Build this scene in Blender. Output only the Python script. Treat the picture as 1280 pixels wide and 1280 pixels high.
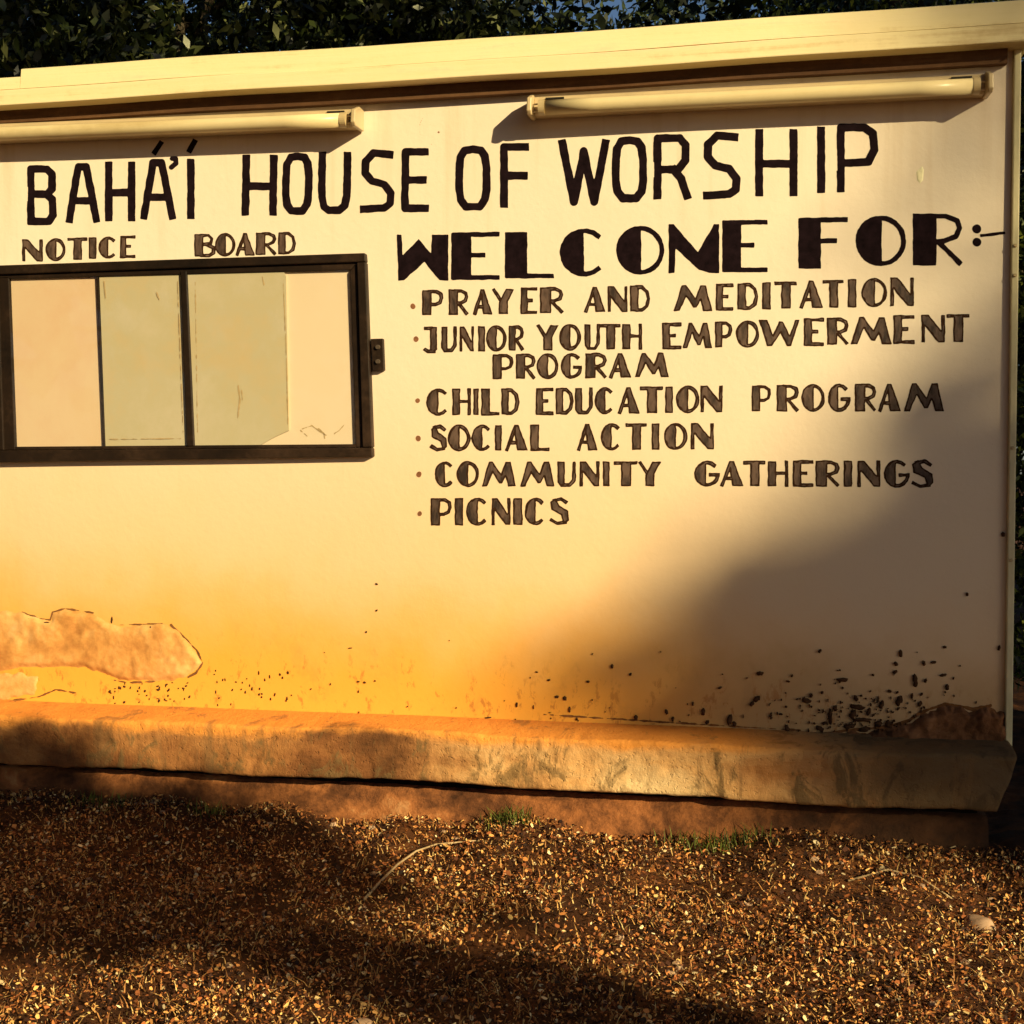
import bpy, math, random
import numpy as np
from mathutils import Matrix, Vector

rng = np.random.default_rng(7)
random.seed(7)
scene = bpy.context.scene
C = scene.collection
for o in list(bpy.data.objects):
    bpy.data.objects.remove(o)

# ------------------------------------------------------------------ camera
EYE = 0.981                       # eye height above the ground in front of the wall
D = 3.2746                        # distance from the eye to the wall face (wall plane is y = D)
F = 1500.0                        # focal length for a 1280 wide frame
PITCH, YAW, ROLL = [math.radians(a) for a in (-1.65523, -10.68274, 0.0571)]
_f = np.array([math.sin(YAW)*math.cos(PITCH), math.cos(YAW)*math.cos(PITCH), math.sin(PITCH)])
_r = np.cross(_f, [0, 0, 1]); _r /= np.linalg.norm(_r)
_u = np.cross(_r, _f)
R_ = _r*math.cos(ROLL) + _u*math.sin(ROLL)
U_ = -_r*math.sin(ROLL) + _u*math.cos(ROLL)
cam_data = bpy.data.cameras.new('camera')
cam = bpy.data.objects.new('camera', cam_data)
C.objects.link(cam)
cam_data.sensor_width = 36.0
cam_data.lens = 36.0*F/1280.0
cam_data.clip_start = 0.05
cam_data.clip_end = 2000
M = Matrix(((R_[0], U_[0], -_f[0], 0), (R_[1], U_[1], -_f[1], 0), (R_[2], U_[2], -_f[2], EYE), (0, 0, 0, 1)))
cam.matrix_world = M
scene.camera = cam

# ------------------------------------------------------------------ light
SX, SY, SZ = 1.3, -1.0, 0.62       # direction towards the sun
sun_dir = Vector((SX, SY, SZ)).normalized()
world = bpy.data.worlds.new('World')
scene.world = world
world.use_nodes = True
wn = world.node_tree
bgn = wn.nodes['Background']
sky = wn.nodes.new('ShaderNodeTexSky')
sky.sky_type = 'NISHITA'
sky.sun_disc = False
sky.sun_elevation = math.asin(sun_dir.z)
sky.sun_rotation = math.atan2(SX, SY)
sky.dust_density = 1.0
sky.air_density = 1.0
sky.ozone_density = 3.0
wn.links.new(sky.outputs[0], bgn.inputs[0])
bgn.inputs[1].default_value = 0.05
sl = bpy.data.lights.new('sun', 'SUN')
sl.energy = 5.0
sl.angle = math.radians(0.6)
sl.color = (1.0, 0.82, 0.45)
so = bpy.data.objects.new('sun', sl)
so.rotation_euler = sun_dir.to_track_quat('Z', 'Y').to_euler()
C.objects.link(so)
scene.view_settings.view_transform = 'Standard'
scene.view_settings.look = 'None'
scene.view_settings.gamma = 1.0
scene.view_settings.exposure = 0.58

# ------------------------------------------------------------------ helpers
def W(px, py, pr=0.0):
    """photo position -> point of the plane lying pr metres in front of the wall face"""
    px = np.asarray(px, float); py = np.asarray(py, float)
    dx = (px-640)/F; dy = (py-640)/F
    d = R_[None, :]*dx.reshape(-1, 1) - U_[None, :]*dy.reshape(-1, 1) + _f[None, :]
    P = d*((D-pr)/d[:, 1:2])
    P[:, 2] += EYE
    return P
def w1(px, py, pr=0.0):
    return W([px], [py], pr)[0]

_tab = rng.uniform(-1, 1, (256, 256))
def vnoise(x, y, s=1.0):
    x = np.asarray(x, float)/s+1000; y = np.asarray(y, float)/s+1000
    i = np.floor(x).astype(int); j = np.floor(y).astype(int); u = x-i; v = y-j
    u = u*u*(3-2*u); v = v*v*(3-2*v)
    g = lambda a, b: _tab[a % 256, b % 256]
    return (g(i, j)*(1-u)+g(i+1, j)*u)*(1-v)+(g(i, j+1)*(1-u)+g(i+1, j+1)*u)*v
def fnoise(x, y, s):
    return vnoise(x, y, s)+.5*vnoise(x+31, y+17, s*.5)+.25*vnoise(x+7, y+53, s*.25)

def mesh_np(name, V, faces):
    me = bpy.data.meshes.new(name)
    V = np.asarray(V, np.float32)
    if isinstance(faces, np.ndarray):
        n = faces.shape[1]
        me.vertices.add(len(V)); me.vertices.foreach_set('co', V.ravel())
        me.loops.add(faces.size); me.loops.foreach_set('vertex_index', faces.astype(np.int32).ravel())
        me.polygons.add(len(faces))
        me.polygons.foreach_set('loop_start', np.arange(0, faces.size, n, dtype=np.int32))
        me.update(calc_edges=True)
    else:
        me.from_pydata(V.tolist(), [], faces)
        me.update()
    return me

def link(name, me, mat, parent=None, smooth=False, kind=None, label=None, cat=None, group=None):
    o = bpy.data.objects.new(name, me)
    C.objects.link(o)
    me.materials.clear(); me.materials.append(mat)
    if smooth:
        me.polygons.foreach_set('use_smooth', [True]*len(me.polygons))
    if parent is not None:
        o.parent = parent
        o.matrix_parent_inverse = parent.matrix_world.inverted()
    if kind: o['kind'] = kind
    if label: o['label'] = label
    if cat: o['category'] = cat
    if group: o['group'] = group
    return o

def thing(name, loc, label, cat, group=None):
    o = bpy.data.objects.new(name, None)
    C.objects.link(o)
    o.location = loc
    o.empty_display_size = 0.1
    o['label'] = label; o['category'] = cat
    if group: o['group'] = group
    bpy.context.view_layer.update()
    return o

def bevel(o, w, seg=2):
    m = o.modifiers.new('bevel', 'BEVEL'); m.width = w; m.segments = seg; m.limit_method = 'ANGLE'
    return o

def box_me(x0, x1, y0, y1, z0, z1):
    V = [(x, y, z) for z in (z0, z1) for y in (y0, y1) for x in (x0, x1)]
    Fc = [(0, 2, 3, 1), (4, 5, 7, 6), (0, 1, 5, 4), (2, 6, 7, 3), (0, 4, 6, 2), (1, 3, 7, 5)]
    return mesh_np('box', V, Fc)

def merge(parts):
    V = []; Fc = []; n = 0
    for v, f in parts:
        V += [tuple(p) for p in v]; Fc += [tuple(i+n for i in q) for q in f]; n += len(v)
    return mesh_np('merged', V, Fc)

def box_vf(x0, x1, y0, y1, z0, z1):
    V = [(x, y, z) for z in (z0, z1) for y in (y0, y1) for x in (x0, x1)]
    return V, [(0, 2, 3, 1), (4, 5, 7, 6), (0, 1, 5, 4), (2, 6, 7, 3), (0, 4, 6, 2), (1, 3, 7, 5)]

def prism_px(pts, pr0, pr1):
    """solid whose outline is given on the wall (photo coordinates, taken at depth pr1), between depths pr0 and pr1"""
    a = W([p[0] for p in pts], [p[1] for p in pts], pr1)
    b = a.copy(); b[:, 1] = D-pr0
    n = len(pts)
    V = np.vstack([a, b])
    Fc = [tuple(range(n))[::-1], tuple(range(n, 2*n))]
    for i in range(n):
        j = (i+1) % n
        Fc.append((i, j, n+j, n+i))
    return V.tolist(), Fc

def tube_vf(pts, radii, seg=12, cap=True):
    pts = [np.array(p, float) for p in pts]
    V = []; Fc = []
    n = len(pts)
    for i, p in enumerate(pts):
        d = (pts[min(i+1, n-1)]-pts[max(i-1, 0)]); d /= np.linalg.norm(d)
        a = np.cross(d, [0, 0, 1.0]) if abs(d[2]) < .9 else np.cross(d, [1.0, 0, 0])
        a /= np.linalg.norm(a); b = np.cross(d, a)
        for k in range(seg):
            t = 2*math.pi*k/seg
            V.append(p+radii[i]*(math.cos(t)*a+math.sin(t)*b))
    for i in range(n-1):
        for k in range(seg):
            k2 = (k+1) % seg
            Fc.append((i*seg+k, (i+1)*seg+k, (i+1)*seg+k2, i*seg+k2))
    if cap:
        Fc.append(tuple(range(seg))); Fc.append(tuple(range((n-1)*seg, n*seg))[::-1])
    return V, Fc

# ------------------------------------------------------------------ materials
def nmat(name, col, rough=0.8, spec=0.3):
    m = bpy.data.materials.new(name); m.use_nodes = True
    nt = m.node_tree; b = nt.nodes['Principled BSDF']
    b.inputs['Base Color'].default_value = (*col, 1)
    b.inputs['Roughness'].default_value = rough
    b.inputs['Specular IOR Level'].default_value = spec
    return m, nt, b
def nd(nt, t, **kw):
    n = nt.nodes.new(t)
    for k, v in kw.items(): setattr(n, k, v)
    return n
def noise(nt, scale, detail=4, rough=0.6, vec=None, dist=0.0):
    n = nd(nt, 'ShaderNodeTexNoise')
    n.inputs['Scale'].default_value = scale; n.inputs['Detail'].default_value = detail
    n.inputs['Roughness'].default_value = rough; n.inputs['Distortion'].default_value = dist
    if vec is not None: nt.links.new(vec, n.inputs['Vector'])
    return n.outputs['Fac']
def pos(nt, scale=(1, 1, 1)):
    g = nd(nt, 'ShaderNodeNewGeometry')
    mp = nd(nt, 'ShaderNodeMapping'); mp.inputs['Scale'].default_value = scale
    nt.links.new(g.outputs['Position'], mp.inputs['Vector'])
    return mp.outputs[0]
def ramp(nt, fac, stops):
    r = nd(nt, 'ShaderNodeValToRGB')
    e = r.color_ramp.elements
    while len(e) < len(stops): e.new(0.5)
    for el, (p, c) in zip(e, stops):
        el.position = p
        el.color = (*c, 1) if isinstance(c, tuple) else (c, c, c, 1)
    nt.links.new(fac, r.inputs[0])
    return r.outputs[0]
def mix(nt, fac, a, b, mode='MIX'):
    m = nd(nt, 'ShaderNodeMix', data_type='RGBA', blend_type=mode)
    for s, v in ((0, fac), (6, a), (7, b)):
        if isinstance(v, (int, float)): m.inputs[s].default_value = v
        elif isinstance(v, tuple): m.inputs[s].default_value = (*v, 1)
        else: nt.links.new(v, m.inputs[s])
    return m.outputs[2]
def mth(nt, op, a, b=0.0, clamp=False):
    m = nd(nt, 'ShaderNodeMath', operation=op); m.use_clamp = clamp
    for s, v in ((0, a), (1, b)):
        if isinstance(v, (int, float)): m.inputs[s].default_value = v
        else: nt.links.new(v, m.inputs[s])
    return m.outputs[0]
def bump(nt, bsdf, h, strength=0.3, dist=0.01):
    b = nd(nt, 'ShaderNodeBump'); b.inputs['Strength'].default_value = strength
    b.inputs['Distance'].default_value = dist
    nt.links.new(h, b.inputs['Height']); nt.links.new(b.outputs[0], bsdf.inputs['Normal'])
def sepz(nt):
    g = nd(nt, 'ShaderNodeNewGeometry'); s = nd(nt, 'ShaderNodeSeparateXYZ')
    nt.links.new(g.outputs['Position'], s.inputs[0]); return s.outputs
def mrange(nt, v, a, b, c=0.0, d=1.0, smooth=True):
    m = nd(nt, 'ShaderNodeMapRange'); m.interpolation_type = 'SMOOTHSTEP' if smooth else 'LINEAR'
    m.inputs[1].default_value = a; m.inputs[2].default_value = b
    m.inputs[3].default_value = c; m.inputs[4].default_value = d
    nt.links.new(v, m.inputs[0]); return m.outputs[0]

PAINT = (0.80, 0.69, 0.56)
def wall_material():
    m, nt, b = nmat('cream_wall_paint', PAINT, 0.55, 0.35)
    xyz = sepz(nt)
    big = noise(nt, 1.1, 3, 0.5, pos(nt))
    mid = noise(nt, 5, 5, 0.6, pos(nt))
    fine = noise(nt, 60, 4, 0.7, pos(nt))
    col = mix(nt, mrange(nt, big, .35, .7), PAINT, (0.80, 0.675, 0.53))
    col = mix(nt, mrange(nt, mid, .45, .75, 0, .35), col, (0.80, 0.645, 0.49))
    # orange tint: strongest at the foot and left, fading upwards
    h = mth(nt, 'ADD', xyz[2], mth(nt, 'MULTIPLY', mth(nt, 'SUBTRACT', mid, .5), 0.22))
    h = mth(nt, 'ADD', h, mth(nt, 'MULTIPLY', xyz[0], 0.05))
    d1 = mrange(nt, h, 1.45, 0.35, 0, 0.80)
    d2 = mrange(nt, h, 0.72, 0.33, 0, 0.95)
    xs = mrange(nt, xyz[0], -0.5, 0.35, 1.0, 0.5)
    col = mix(nt, mth(nt, 'MULTIPLY', d1, xs), col, (0.82, 0.485, 0.17))
    col = mix(nt, mth(nt, 'MULTIPLY', d2, xs), col, (0.84, 0.385, 0.045))
    grime = mth(nt, 'MULTIPLY', mrange(nt, noise(nt, 9, 6, .7, pos(nt, (1, 1, .6)), .4), .5, .75), mrange(nt, h, .55, .3))
    col = mix(nt, mth(nt, 'MULTIPLY', grime, .35), col, (0.28, 0.13, 0.05))
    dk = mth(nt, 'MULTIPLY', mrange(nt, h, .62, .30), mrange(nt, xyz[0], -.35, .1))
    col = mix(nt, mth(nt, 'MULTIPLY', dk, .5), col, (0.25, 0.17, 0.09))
    drip = mrange(nt, noise(nt, 7, 5, .6, pos(nt, (2.2, 1, .12)), .2), .52, .74, 0, .28)
    drip = mth(nt, 'MULTIPLY', drip, mrange(nt, xyz[2], 1.35, 2.1))
    col = mix(nt, drip, col, (.50, .32, .14))
    spl = mrange(nt, noise(nt, 34, 5, .75, pos(nt, (1, 1, .5)), .3), .56, .66, 0, .7)
    spl = mth(nt, 'MULTIPLY', spl, mrange(nt, h, .50, .32))
    col = mix(nt, spl, col, (.42, .15, .03))
    speck = mrange(nt, noise(nt, 220, 2, .5, pos(nt)), .73, .78, 0, .35)
    col = mix(nt, speck, col, (0.45, 0.30, 0.14))
    nt.links.new(col, b.inputs['Base Color'])
    hh = mth(nt, 'ADD', mth(nt, 'MULTIPLY', mid, .5), mth(nt, 'MULTIPLY', fine, .12))
    bump(nt, b, hh, 0.35, 0.012)
    return m

def rough_material(name, cols, scale=6, stretch=(1, 1, 1), rough=.9, bstr=.6, bd=.02, spots=None):
    m, nt, b = nmat(name, cols[0], rough, .2)
    n1 = noise(nt, scale, 8, .65, pos(nt, stretch), .3)
    n2 = noise(nt, scale*7, 6, .7, pos(nt))
    k = len(cols)
    col = ramp(nt, mth(nt, 'ADD', mth(nt, 'MULTIPLY', n1, .75), mth(nt, 'MULTIPLY', n2, .25)),
               [(0.34+0.34*i/(k-1), c) for i, c in enumerate(cols)])
    if spots:
        col = mix(nt, mrange(nt, noise(nt, scale*3, 4, .6, pos(nt, (1, 1, .5)), 1.0), .6, .72, 0, .8), col, spots)
    nt.links.new(col, b.inputs['Base Color'])
    bump(nt, b, mth(nt, 'ADD', n1, mth(nt, 'MULTIPLY', n2, .4)), bstr, bd)
    return m

def simple(name, col, var=0.2, scale=30, rough=.7, spec=.3, bstr=.2, stretch=(1, 1, 1)):
    m, nt, b = nmat(name, col, rough, spec)
    n = noise(nt, scale, 5, .65, pos(nt, stretch))
    lo = tuple(c*(1-var) for c in col); hi = tuple(min(1, c*(1+var)) for c in col)
    nt.links.new(ramp(nt, n, [(.3, lo), (.7, hi)]), b.inputs['Base Color'])
    bump(nt, b, n, bstr, .004)
    return m

def island_material(name, stops, rough=.8, spec=.3, trans=None):
    m, nt, b = nmat(name, stops[0][1], rough, spec)
    g = nd(nt, 'ShaderNodeNewGeometry')
    col = ramp(nt, g.outputs['Random Per Island'], stops)
    nt.links.new(col, b.inputs['Base Color'])
    if trans:
        t = nd(nt, 'ShaderNodeBsdfTranslucent'); nt.links.new(mix(nt, 1.0, col, (1.0, 1.1, .5), 'MULTIPLY'), t.inputs[0])
        ms = nd(nt, 'ShaderNodeMixShader'); ms.inputs[0].default_value = trans
        nt.links.new(b.outputs[0], ms.inputs[1]); nt.links.new(t.outputs[0], ms.inputs[2])
        nt.links.new(ms.outputs[0], nt.nodes['Material Output'].inputs[0])
    return m

M_wall = wall_material()
M_cope = rough_material('coping_paint', [(.62, .47, .24), (.80, .67, .38), (.82, .69, .41), (.80, .59, .37)], 3, (.35, 1, 9), .6, .25, .008)
M_trim = simple('edge_trim_paint', (.62, .55, .33), .25, 18, .5, .4, .3, (1, 1, .3))
ZL_MARK = float(w1(500, 895)[2])
def plinth_material():
    m, nt, b = nmat('stained_plinth', (.4, .2, .1), .9, .2)
    xyz = sepz(nt)
    n1 = noise(nt, 3.2, 8, .65, pos(nt, (.8, 1, 1.6)), .4)
    n2 = noise(nt, 13, 6, .7, pos(nt, (1, 1, .6)), .6)
    n3 = noise(nt, 60, 5, .7, pos(nt))
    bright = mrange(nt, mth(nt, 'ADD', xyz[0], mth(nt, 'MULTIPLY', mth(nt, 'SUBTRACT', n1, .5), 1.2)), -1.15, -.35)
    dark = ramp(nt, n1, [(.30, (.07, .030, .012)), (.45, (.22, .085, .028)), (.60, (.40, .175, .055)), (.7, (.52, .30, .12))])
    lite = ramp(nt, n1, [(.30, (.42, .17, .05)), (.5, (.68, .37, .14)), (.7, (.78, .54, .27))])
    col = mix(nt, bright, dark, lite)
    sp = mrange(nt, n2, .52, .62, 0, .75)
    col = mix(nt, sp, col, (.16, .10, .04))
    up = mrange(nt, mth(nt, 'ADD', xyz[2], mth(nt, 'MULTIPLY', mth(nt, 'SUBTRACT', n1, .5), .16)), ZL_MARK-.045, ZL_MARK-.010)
    up = mth(nt, 'MULTIPLY', up, mrange(nt, xyz[0], .30, -.05))  # orange faded at the right end to paint in the shade there
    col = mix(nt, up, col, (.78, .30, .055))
    end_shade = mth(nt, 'MULTIPLY', mrange(nt, mth(nt, 'ADD', xyz[0], mth(nt, 'MULTIPLY', n1, .8)), .40, .85), .88)
    col = mix(nt, end_shade, col, (.075, .048, .024))  # shade on the right end painted into the plinth colour
    run = mrange(nt, noise(nt, 9, 5, .7, pos(nt, (1.6, 1, .25)), .5), .54, .66, 0, .55)
    col = mix(nt, run, col, (.20, .11, .045))
    nt.links.new(col, b.inputs['Base Color'])
    pit = mrange(nt, noise(nt, 95, 2, .5, pos(nt)), .62, .70, 0, -1)
    bump(nt, b, mth(nt, 'ADD', mth(nt, 'ADD', mth(nt, 'MULTIPLY', n2, .9), mth(nt, 'MULTIPLY', n3, .7)), mth(nt, 'MULTIPLY', pit, .5)), .5, .012)
    return m
M_joint = simple('black_joint_shade', (.010, .006, .004), .4, 40, .95, .1, .3)
M_cope_shade = rough_material('brown_coping_shade', [(.045, .020, .009), (.09, .042, .018), (.16, .08, .035)], 5, (.3, 1, 6), .8, .4, .006)
M_found = rough_material('foundation_concrete', [(.04, .016, .007), (.13, .048, .018), (.34, .125, .04), (.50, .26, .11)], 5, (1, 1, 1.5), .95, .8, .02)
M_patch = rough_material('bare_cement_patch', [(.42, .17, .045), (.62, .29, .08), (.76, .42, .15), (.72, .50, .27)], 5, (1, 1, 1), .9, .4, .01)
M_mud = simple('dried_mud', (.075, .035, .016), .5, 60, .95, .1, .5)
M_erode = rough_material('eroded_brown_render', [(.10, .04, .016), (.24, .10, .04), (.38, .18, .08)], 9, (1, 1, 1), .95, .8, .02)
M_black = simple('black_lettering_paint', (.010, .005, .007), .5, 40, .9, .04, .1)
def brown_paint(name, lo, hi):
    m, nt, b = nmat(name, lo, .6, .3)
    n = noise(nt, 45, 4, .65, pos(nt, (1, 1, .35)))
    nt.links.new(ramp(nt, n, [(.36, lo), (.62, hi)]), b.inputs['Base Color'])
    return m
M_outline = simple('dark_brown_outline_paint', (.035, .016, .009), .4, 60, .9, .05, .1)
M_brown = brown_paint('worn_brown_lettering_paint', (.030, .018, .014), (.130, .080, .060))
M_bullet = simple('red_brown_dot_paint', (.22, .09, .04), .3, 60, .6)
M_wood = rough_material('dark_frame_timber', [(.006, .004, .003), (.018, .010, .006), (.055, .030, .018)], 10, (.3, 1, .3), .5, .4, .004)
M_back = rough_material('pale_backing_board', [(.70, .48, .32), (.72, .53, .36), (.72, .51, .33)], 3, (1, 1, 1), .7, .1, .003)
M_sheet = rough_material('pale_green_sheet', [(.58, .44, .26), (.53, .45, .30), (.58, .49, .36)], 4, (1, 1, 1), .35, .15, .003)
M_enamel = simple('cream_enamel_metal', (.52, .40, .23), .12, 8, .35, .5, .05)
M_tube = rough_material('dusty_glass_tube', [(.50, .38, .19), (.64, .52, .29), (.70, .58, .34)], 3, (.5, 1, 8), .3, .05, .002)
M_metal = simple('brass_coloured_metal', (.50, .38, .20), .2, 20, .35, .6, .1)
M_screw = simple('dull_steel', (.07, .05, .035), .3, 30, .6, .3)
M_dark = simple('dark_socket_plastic', (.02, .015, .01), .3, 20, .5)
M_bark = rough_material('tree_bark', [(.04, .03, .02), (.09, .07, .045), (.14, .11, .07)], 6, (1, 1, .25), .95, .9, .04)
M_leafA = island_material('broad_leaves', [(0, (.006, .010, .003)), (.55, (.015, .024, .006)), (.78, (.06, .08, .02)), (.92, (.26, .28, .10))], .4, .5, .25)  # palest leaves paint in the sunlit highlights
M_leafB = island_material('dark_leaves', [(0, (.006, .010, .004)), (.6, (.015, .022, .007)), (.93, (.035, .05, .014))], .6, .2, .05)
M_leafC = island_material('yellow_green_leaves', [(0, (.010, .016, .004)), (.40, (.035, .05, .008)), (.75, (.14, .17, .025)), (.95, (.26, .28, .04))], .45, .4, .3)
M_litter = island_material('dry_litter', [(0, (.012, .005, .003)), (.36, (.06, .020, .009)), (.60, (.40, .125, .035)), (.80, (.78, .33, .09)), (.92, (.84, .55, .19)), (1, (.86, .70, .42))], .8, .3)
M_grass = island_material('dry_grass', [(0, (.10, .04, .012)), (.4, (.50, .22, .07)), (.75, (.75, .42, .13)), (1, (.80, .60, .25))], .7, .3, .15)
M_green = island_material('short_green_grass', [(0, (.05, .07, .012)), (1, (.20, .22, .04))], .6, .3, .2)
M_stone = simple('pinkish_stone', (.42, .27, .17), .3, 14, .9, .2, .6)
M_ground = rough_material('red_brown_soil', [(.018, .007, .003), (.07, .025, .008), (.18, .065, .018)], 9, (1, 1, 1), .95, .9, .02)

# ------------------------------------------------------------------ ground
def gheight(x, y):
    h = 0.012*np.sin(3.1*x+1.3)*np.cos(2.7*y) + 0.008*np.sin(9*x+2*y) + 0.006*np.sin(17*x-11*y+1)
    near = np.exp(-((y-(D-0.10))/0.22)**2)
    h = h + near*(0.046+0.014*np.sin(2.3*x+.7)+0.010*np.sin(7.1*x)+.006*np.sin(19*x)+.010*np.clip(-x, 0, 3))
    # soil falls away gently towards the viewer's left
    return h - 0.01
def axis(c0, c1, step, far, k):
    core = np.arange(c0, c1+1e-6, step)
    ex = np.geomspace(step, far, k)
    return np.concatenate([c0-ex[::-1], core, c1+ex])
gx = axis(-3.2, 2.4, .03, 160, 26); gy = axis(1.2, 4.2, .03, 160, 26)
GX, GY = np.meshgrid(gx, gy)
GZ = np.where((np.abs(GX) < 6) & (np.abs(GY-2.5) < 5), gheight(GX, GY), -0.01)
GZ = GZ + rng.normal(0, .0035, GZ.shape)*((np.abs(GX) < 4) & (np.abs(GY-2.5) < 2.5))
nx, ny = len(gx), len(gy)
idx = np.arange(nx*ny).reshape(ny, nx)
q = np.stack([idx[:-1, :-1], idx[:-1, 1:], idx[1:, 1:], idx[1:, :-1]], -1).reshape(-1, 4)
link('ground', mesh_np('ground', np.stack([GX, GY, GZ], -1).reshape(-1, 3), q), M_ground, kind='structure', smooth=True)

# ------------------------------------------------------------------ the notice wall
Zt = lambda px, py, pr=0.0: float(w1(px, py, pr)[2])
XR = float(w1(1270, 500)[0])           # right edge of the wall
XL = -3.4                              # the wall goes on past the left of the frame
PR = .15
z_pb = Zt(640, 985, PR)
z_ledge = Zt(500, 895)                 # where wall meets plinth
z_cope0 = Zt(640, 92, .07); z_cope1 = Zt(640, 41, .07)
wall = thing('notice_wall', (-1.2, D+.1, 0), 'cream painted masonry sign wall with hand painted black and brown lettering on a stained plinth', 'wall')

def wally(X, Z):
    return D+.0035+0.0022*np.sin(2.1*X+1)*np.sin(2.6*Z) + .0012*np.sin(5.3*X+3*Z)
def on_wall(px, py, off=.0005):
    P = W(px, py, -.0035)
    P[:, 1] = wally(P[:, 0], P[:, 2])-off
    return P
def dented_panel():
    xs = np.linspace(XL, XR-.018, 160); zs = np.linspace(z_ledge-.03, z_cope1-.01, 90)
    X, Z = np.meshgrid(xs, zs)
    V = np.stack([X, wally(X, Z), Z], -1).reshape(-1, 3)
    n, m = len(xs), len(zs)
    I = np.arange(n*m).reshape(m, n)
    f = np.stack([I[:-1, :-1], I[:-1, 1:], I[1:, 1:], I[1:, :-1]], -1).reshape(-1, 4)
    return mesh_np('panel', V, f)
link('wall_face', dented_panel(), M_wall, wall, smooth=True)
link('wall_core', box_me(XL, XR-.02, D+.012, D+.20, z_pb-.005, z_cope1-.012), M_wall, wall)
# right edge: narrow raised corner strip with a few screw heads
tr = link('edge_strip', box_me(XR-.0175, XR, D-.012, D+.205, z_ledge-.02, z_cope0+.004), M_trim, wall)
bevel(tr, .003)
for zz in (Zt(1266, 345), Zt(1266, 308), Zt(1266, 560), Zt(1266, 700)):
    v, f = tube_vf([(XR-.009, D-.011, zz), (XR-.009, D-.0165, zz)], [.0055, .004], 10)
    link('screw_head', merge([(v, f)]), M_metal, tr)

# coping: two long boards, the upper one set slightly back
XCR = float(w1(1290, 60, .07)[0])
xs_end = float(w1(26, 80, .06)[0])
def board(x0, x1, prof, n=60, wob=.002, ph=0.0):
    V = []; k = len(prof)
    for i in range(n+1):
        x = x0+(x1-x0)*i/n
        w = wob*(math.sin(3.1*x+ph)+.5*math.sin(8.3*x+1+ph))
        for (y, z) in prof: V.append((x, y, z+w))
    Fc = []
    for i in range(n):
        for j in range(k):
            j2 = (j+1) % k
            Fc.append((i*k+j, (i+1)*k+j, (i+1)*k+j2, i*k+j2))
    Fc.append(tuple(range(k))[::-1]); Fc.append(tuple(range(n*k, (n+1)*k)))
    return mesh_np('board', V, Fc)
zm = z_cope0 + (z_cope1-z_cope0)*.42
lower = link('coping_board', board(XL, XCR, [(D-.070, z_cope0), (D-.068, zm), (D+.22, zm), (D+.22, z_cope0)][::-1]), M_cope, wall)
upper = link('coping_board', board(xs_end, XCR, [(D-.0655, zm+.001), (D-.058, z_cope1-.004), (D-.050, z_cope1), (D+.24, z_cope1+.004), (D+.24, zm+.001)][::-1], ph=.4), M_cope, wall)
bevel(lower, .003); 
lup = link('coping_board', board(XL, xs_end-.002, [(D-.0655, zm+.001), (D-.060, z_cope1-.026), (D+.24, z_cope1-.026), (D+.24, zm+.001)][::-1], 20, ph=.4), M_cope, wall)

# plinth
def pl(x): return 0.004*math.sin(2.2*x)+.003*math.sin(6.7*x+1)+.002*math.sin(19*x)
z_fe = z_ledge-.018
xe_t = float(w1(1276, 895, PR)[0]); xe_b = float(w1(1246, 1022, PR)[0])
def plinth_mesh():
    n = 520; V = []
    prof = [(.16, z_ledge+.002, 0), (.01, z_ledge+.002, .2), (-.03, z_ledge, .5), (-PR*.5, z_ledge-.003, .8), (-PR*.8, z_fe+.010, 1), (-PR+.014, z_fe+.0075, 1), (-PR+.007, z_fe+.0065, 1.1), (-PR+.002, z_fe+.0035, 1.2), (-PR, z_fe-.002, 1.1), (-PR-.0005, z_fe-.004, 1)]
    for q in range(1, 13):
        prof.append((-PR-.001, z_fe-.004+(z_pb+.006-z_fe+.004)*q/12, 1))
    prof += [(-PR+.004, z_pb, 1.3), (-PR+.05, z_pb+.001, .6), (.16, z_pb+.002, 0)]
    k = len(prof)
    P = np.array(prof)
    s_ = np.linspace(0, 1, n+1)[:, None]
    tt = np.clip((z_ledge-P[:, 1])/(z_ledge-z_pb), 0, 1)
    xe = xe_t+(xe_b-xe_t)*tt+.002*np.sin(61*P[:, 1])
    X = XL+(xe[None, :]-XL)*s_
    Z0 = np.broadcast_to(P[:, 1], X.shape); A = np.broadcast_to(P[:, 2], X.shape)
    rough = .0030*fnoise(X, Z0, .11)+.0016*fnoise(X+9, Z0, .022)
    chip = -.011*np.clip(fnoise(X, Z0*1.6+3, .055)-.62, 0, 1)
    low = .004*np.sin(2.2*X)+.003*np.sin(6.7*X+1)
    Y = D+P[None, :, 0]+A*(.6*low-rough-chip*1.0)
    Z = Z0+A*(.8*(.004*np.sin(2.86*X+4)+.003*np.sin(8.7*X+3))+.0016*fnoise(X, Y*3, .05)+.45*chip)
    V = np.stack([X, Y, Z], -1).reshape(-1, 3)
    I = np.arange((n+1)*k).reshape(n+1, k)
    Fq = np.stack([I[:-1, :-1], I[:-1, 1:], I[1:, 1:], I[1:, :-1]], -1).reshape(-1, 4)
    faces = [tuple(r) for r in Fq.tolist()]+[tuple(I[-1].tolist())]
    return mesh_np('plinth', V, faces)
link('plinth', plinth_mesh(), plinth_material(), wall, smooth=True)
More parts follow.
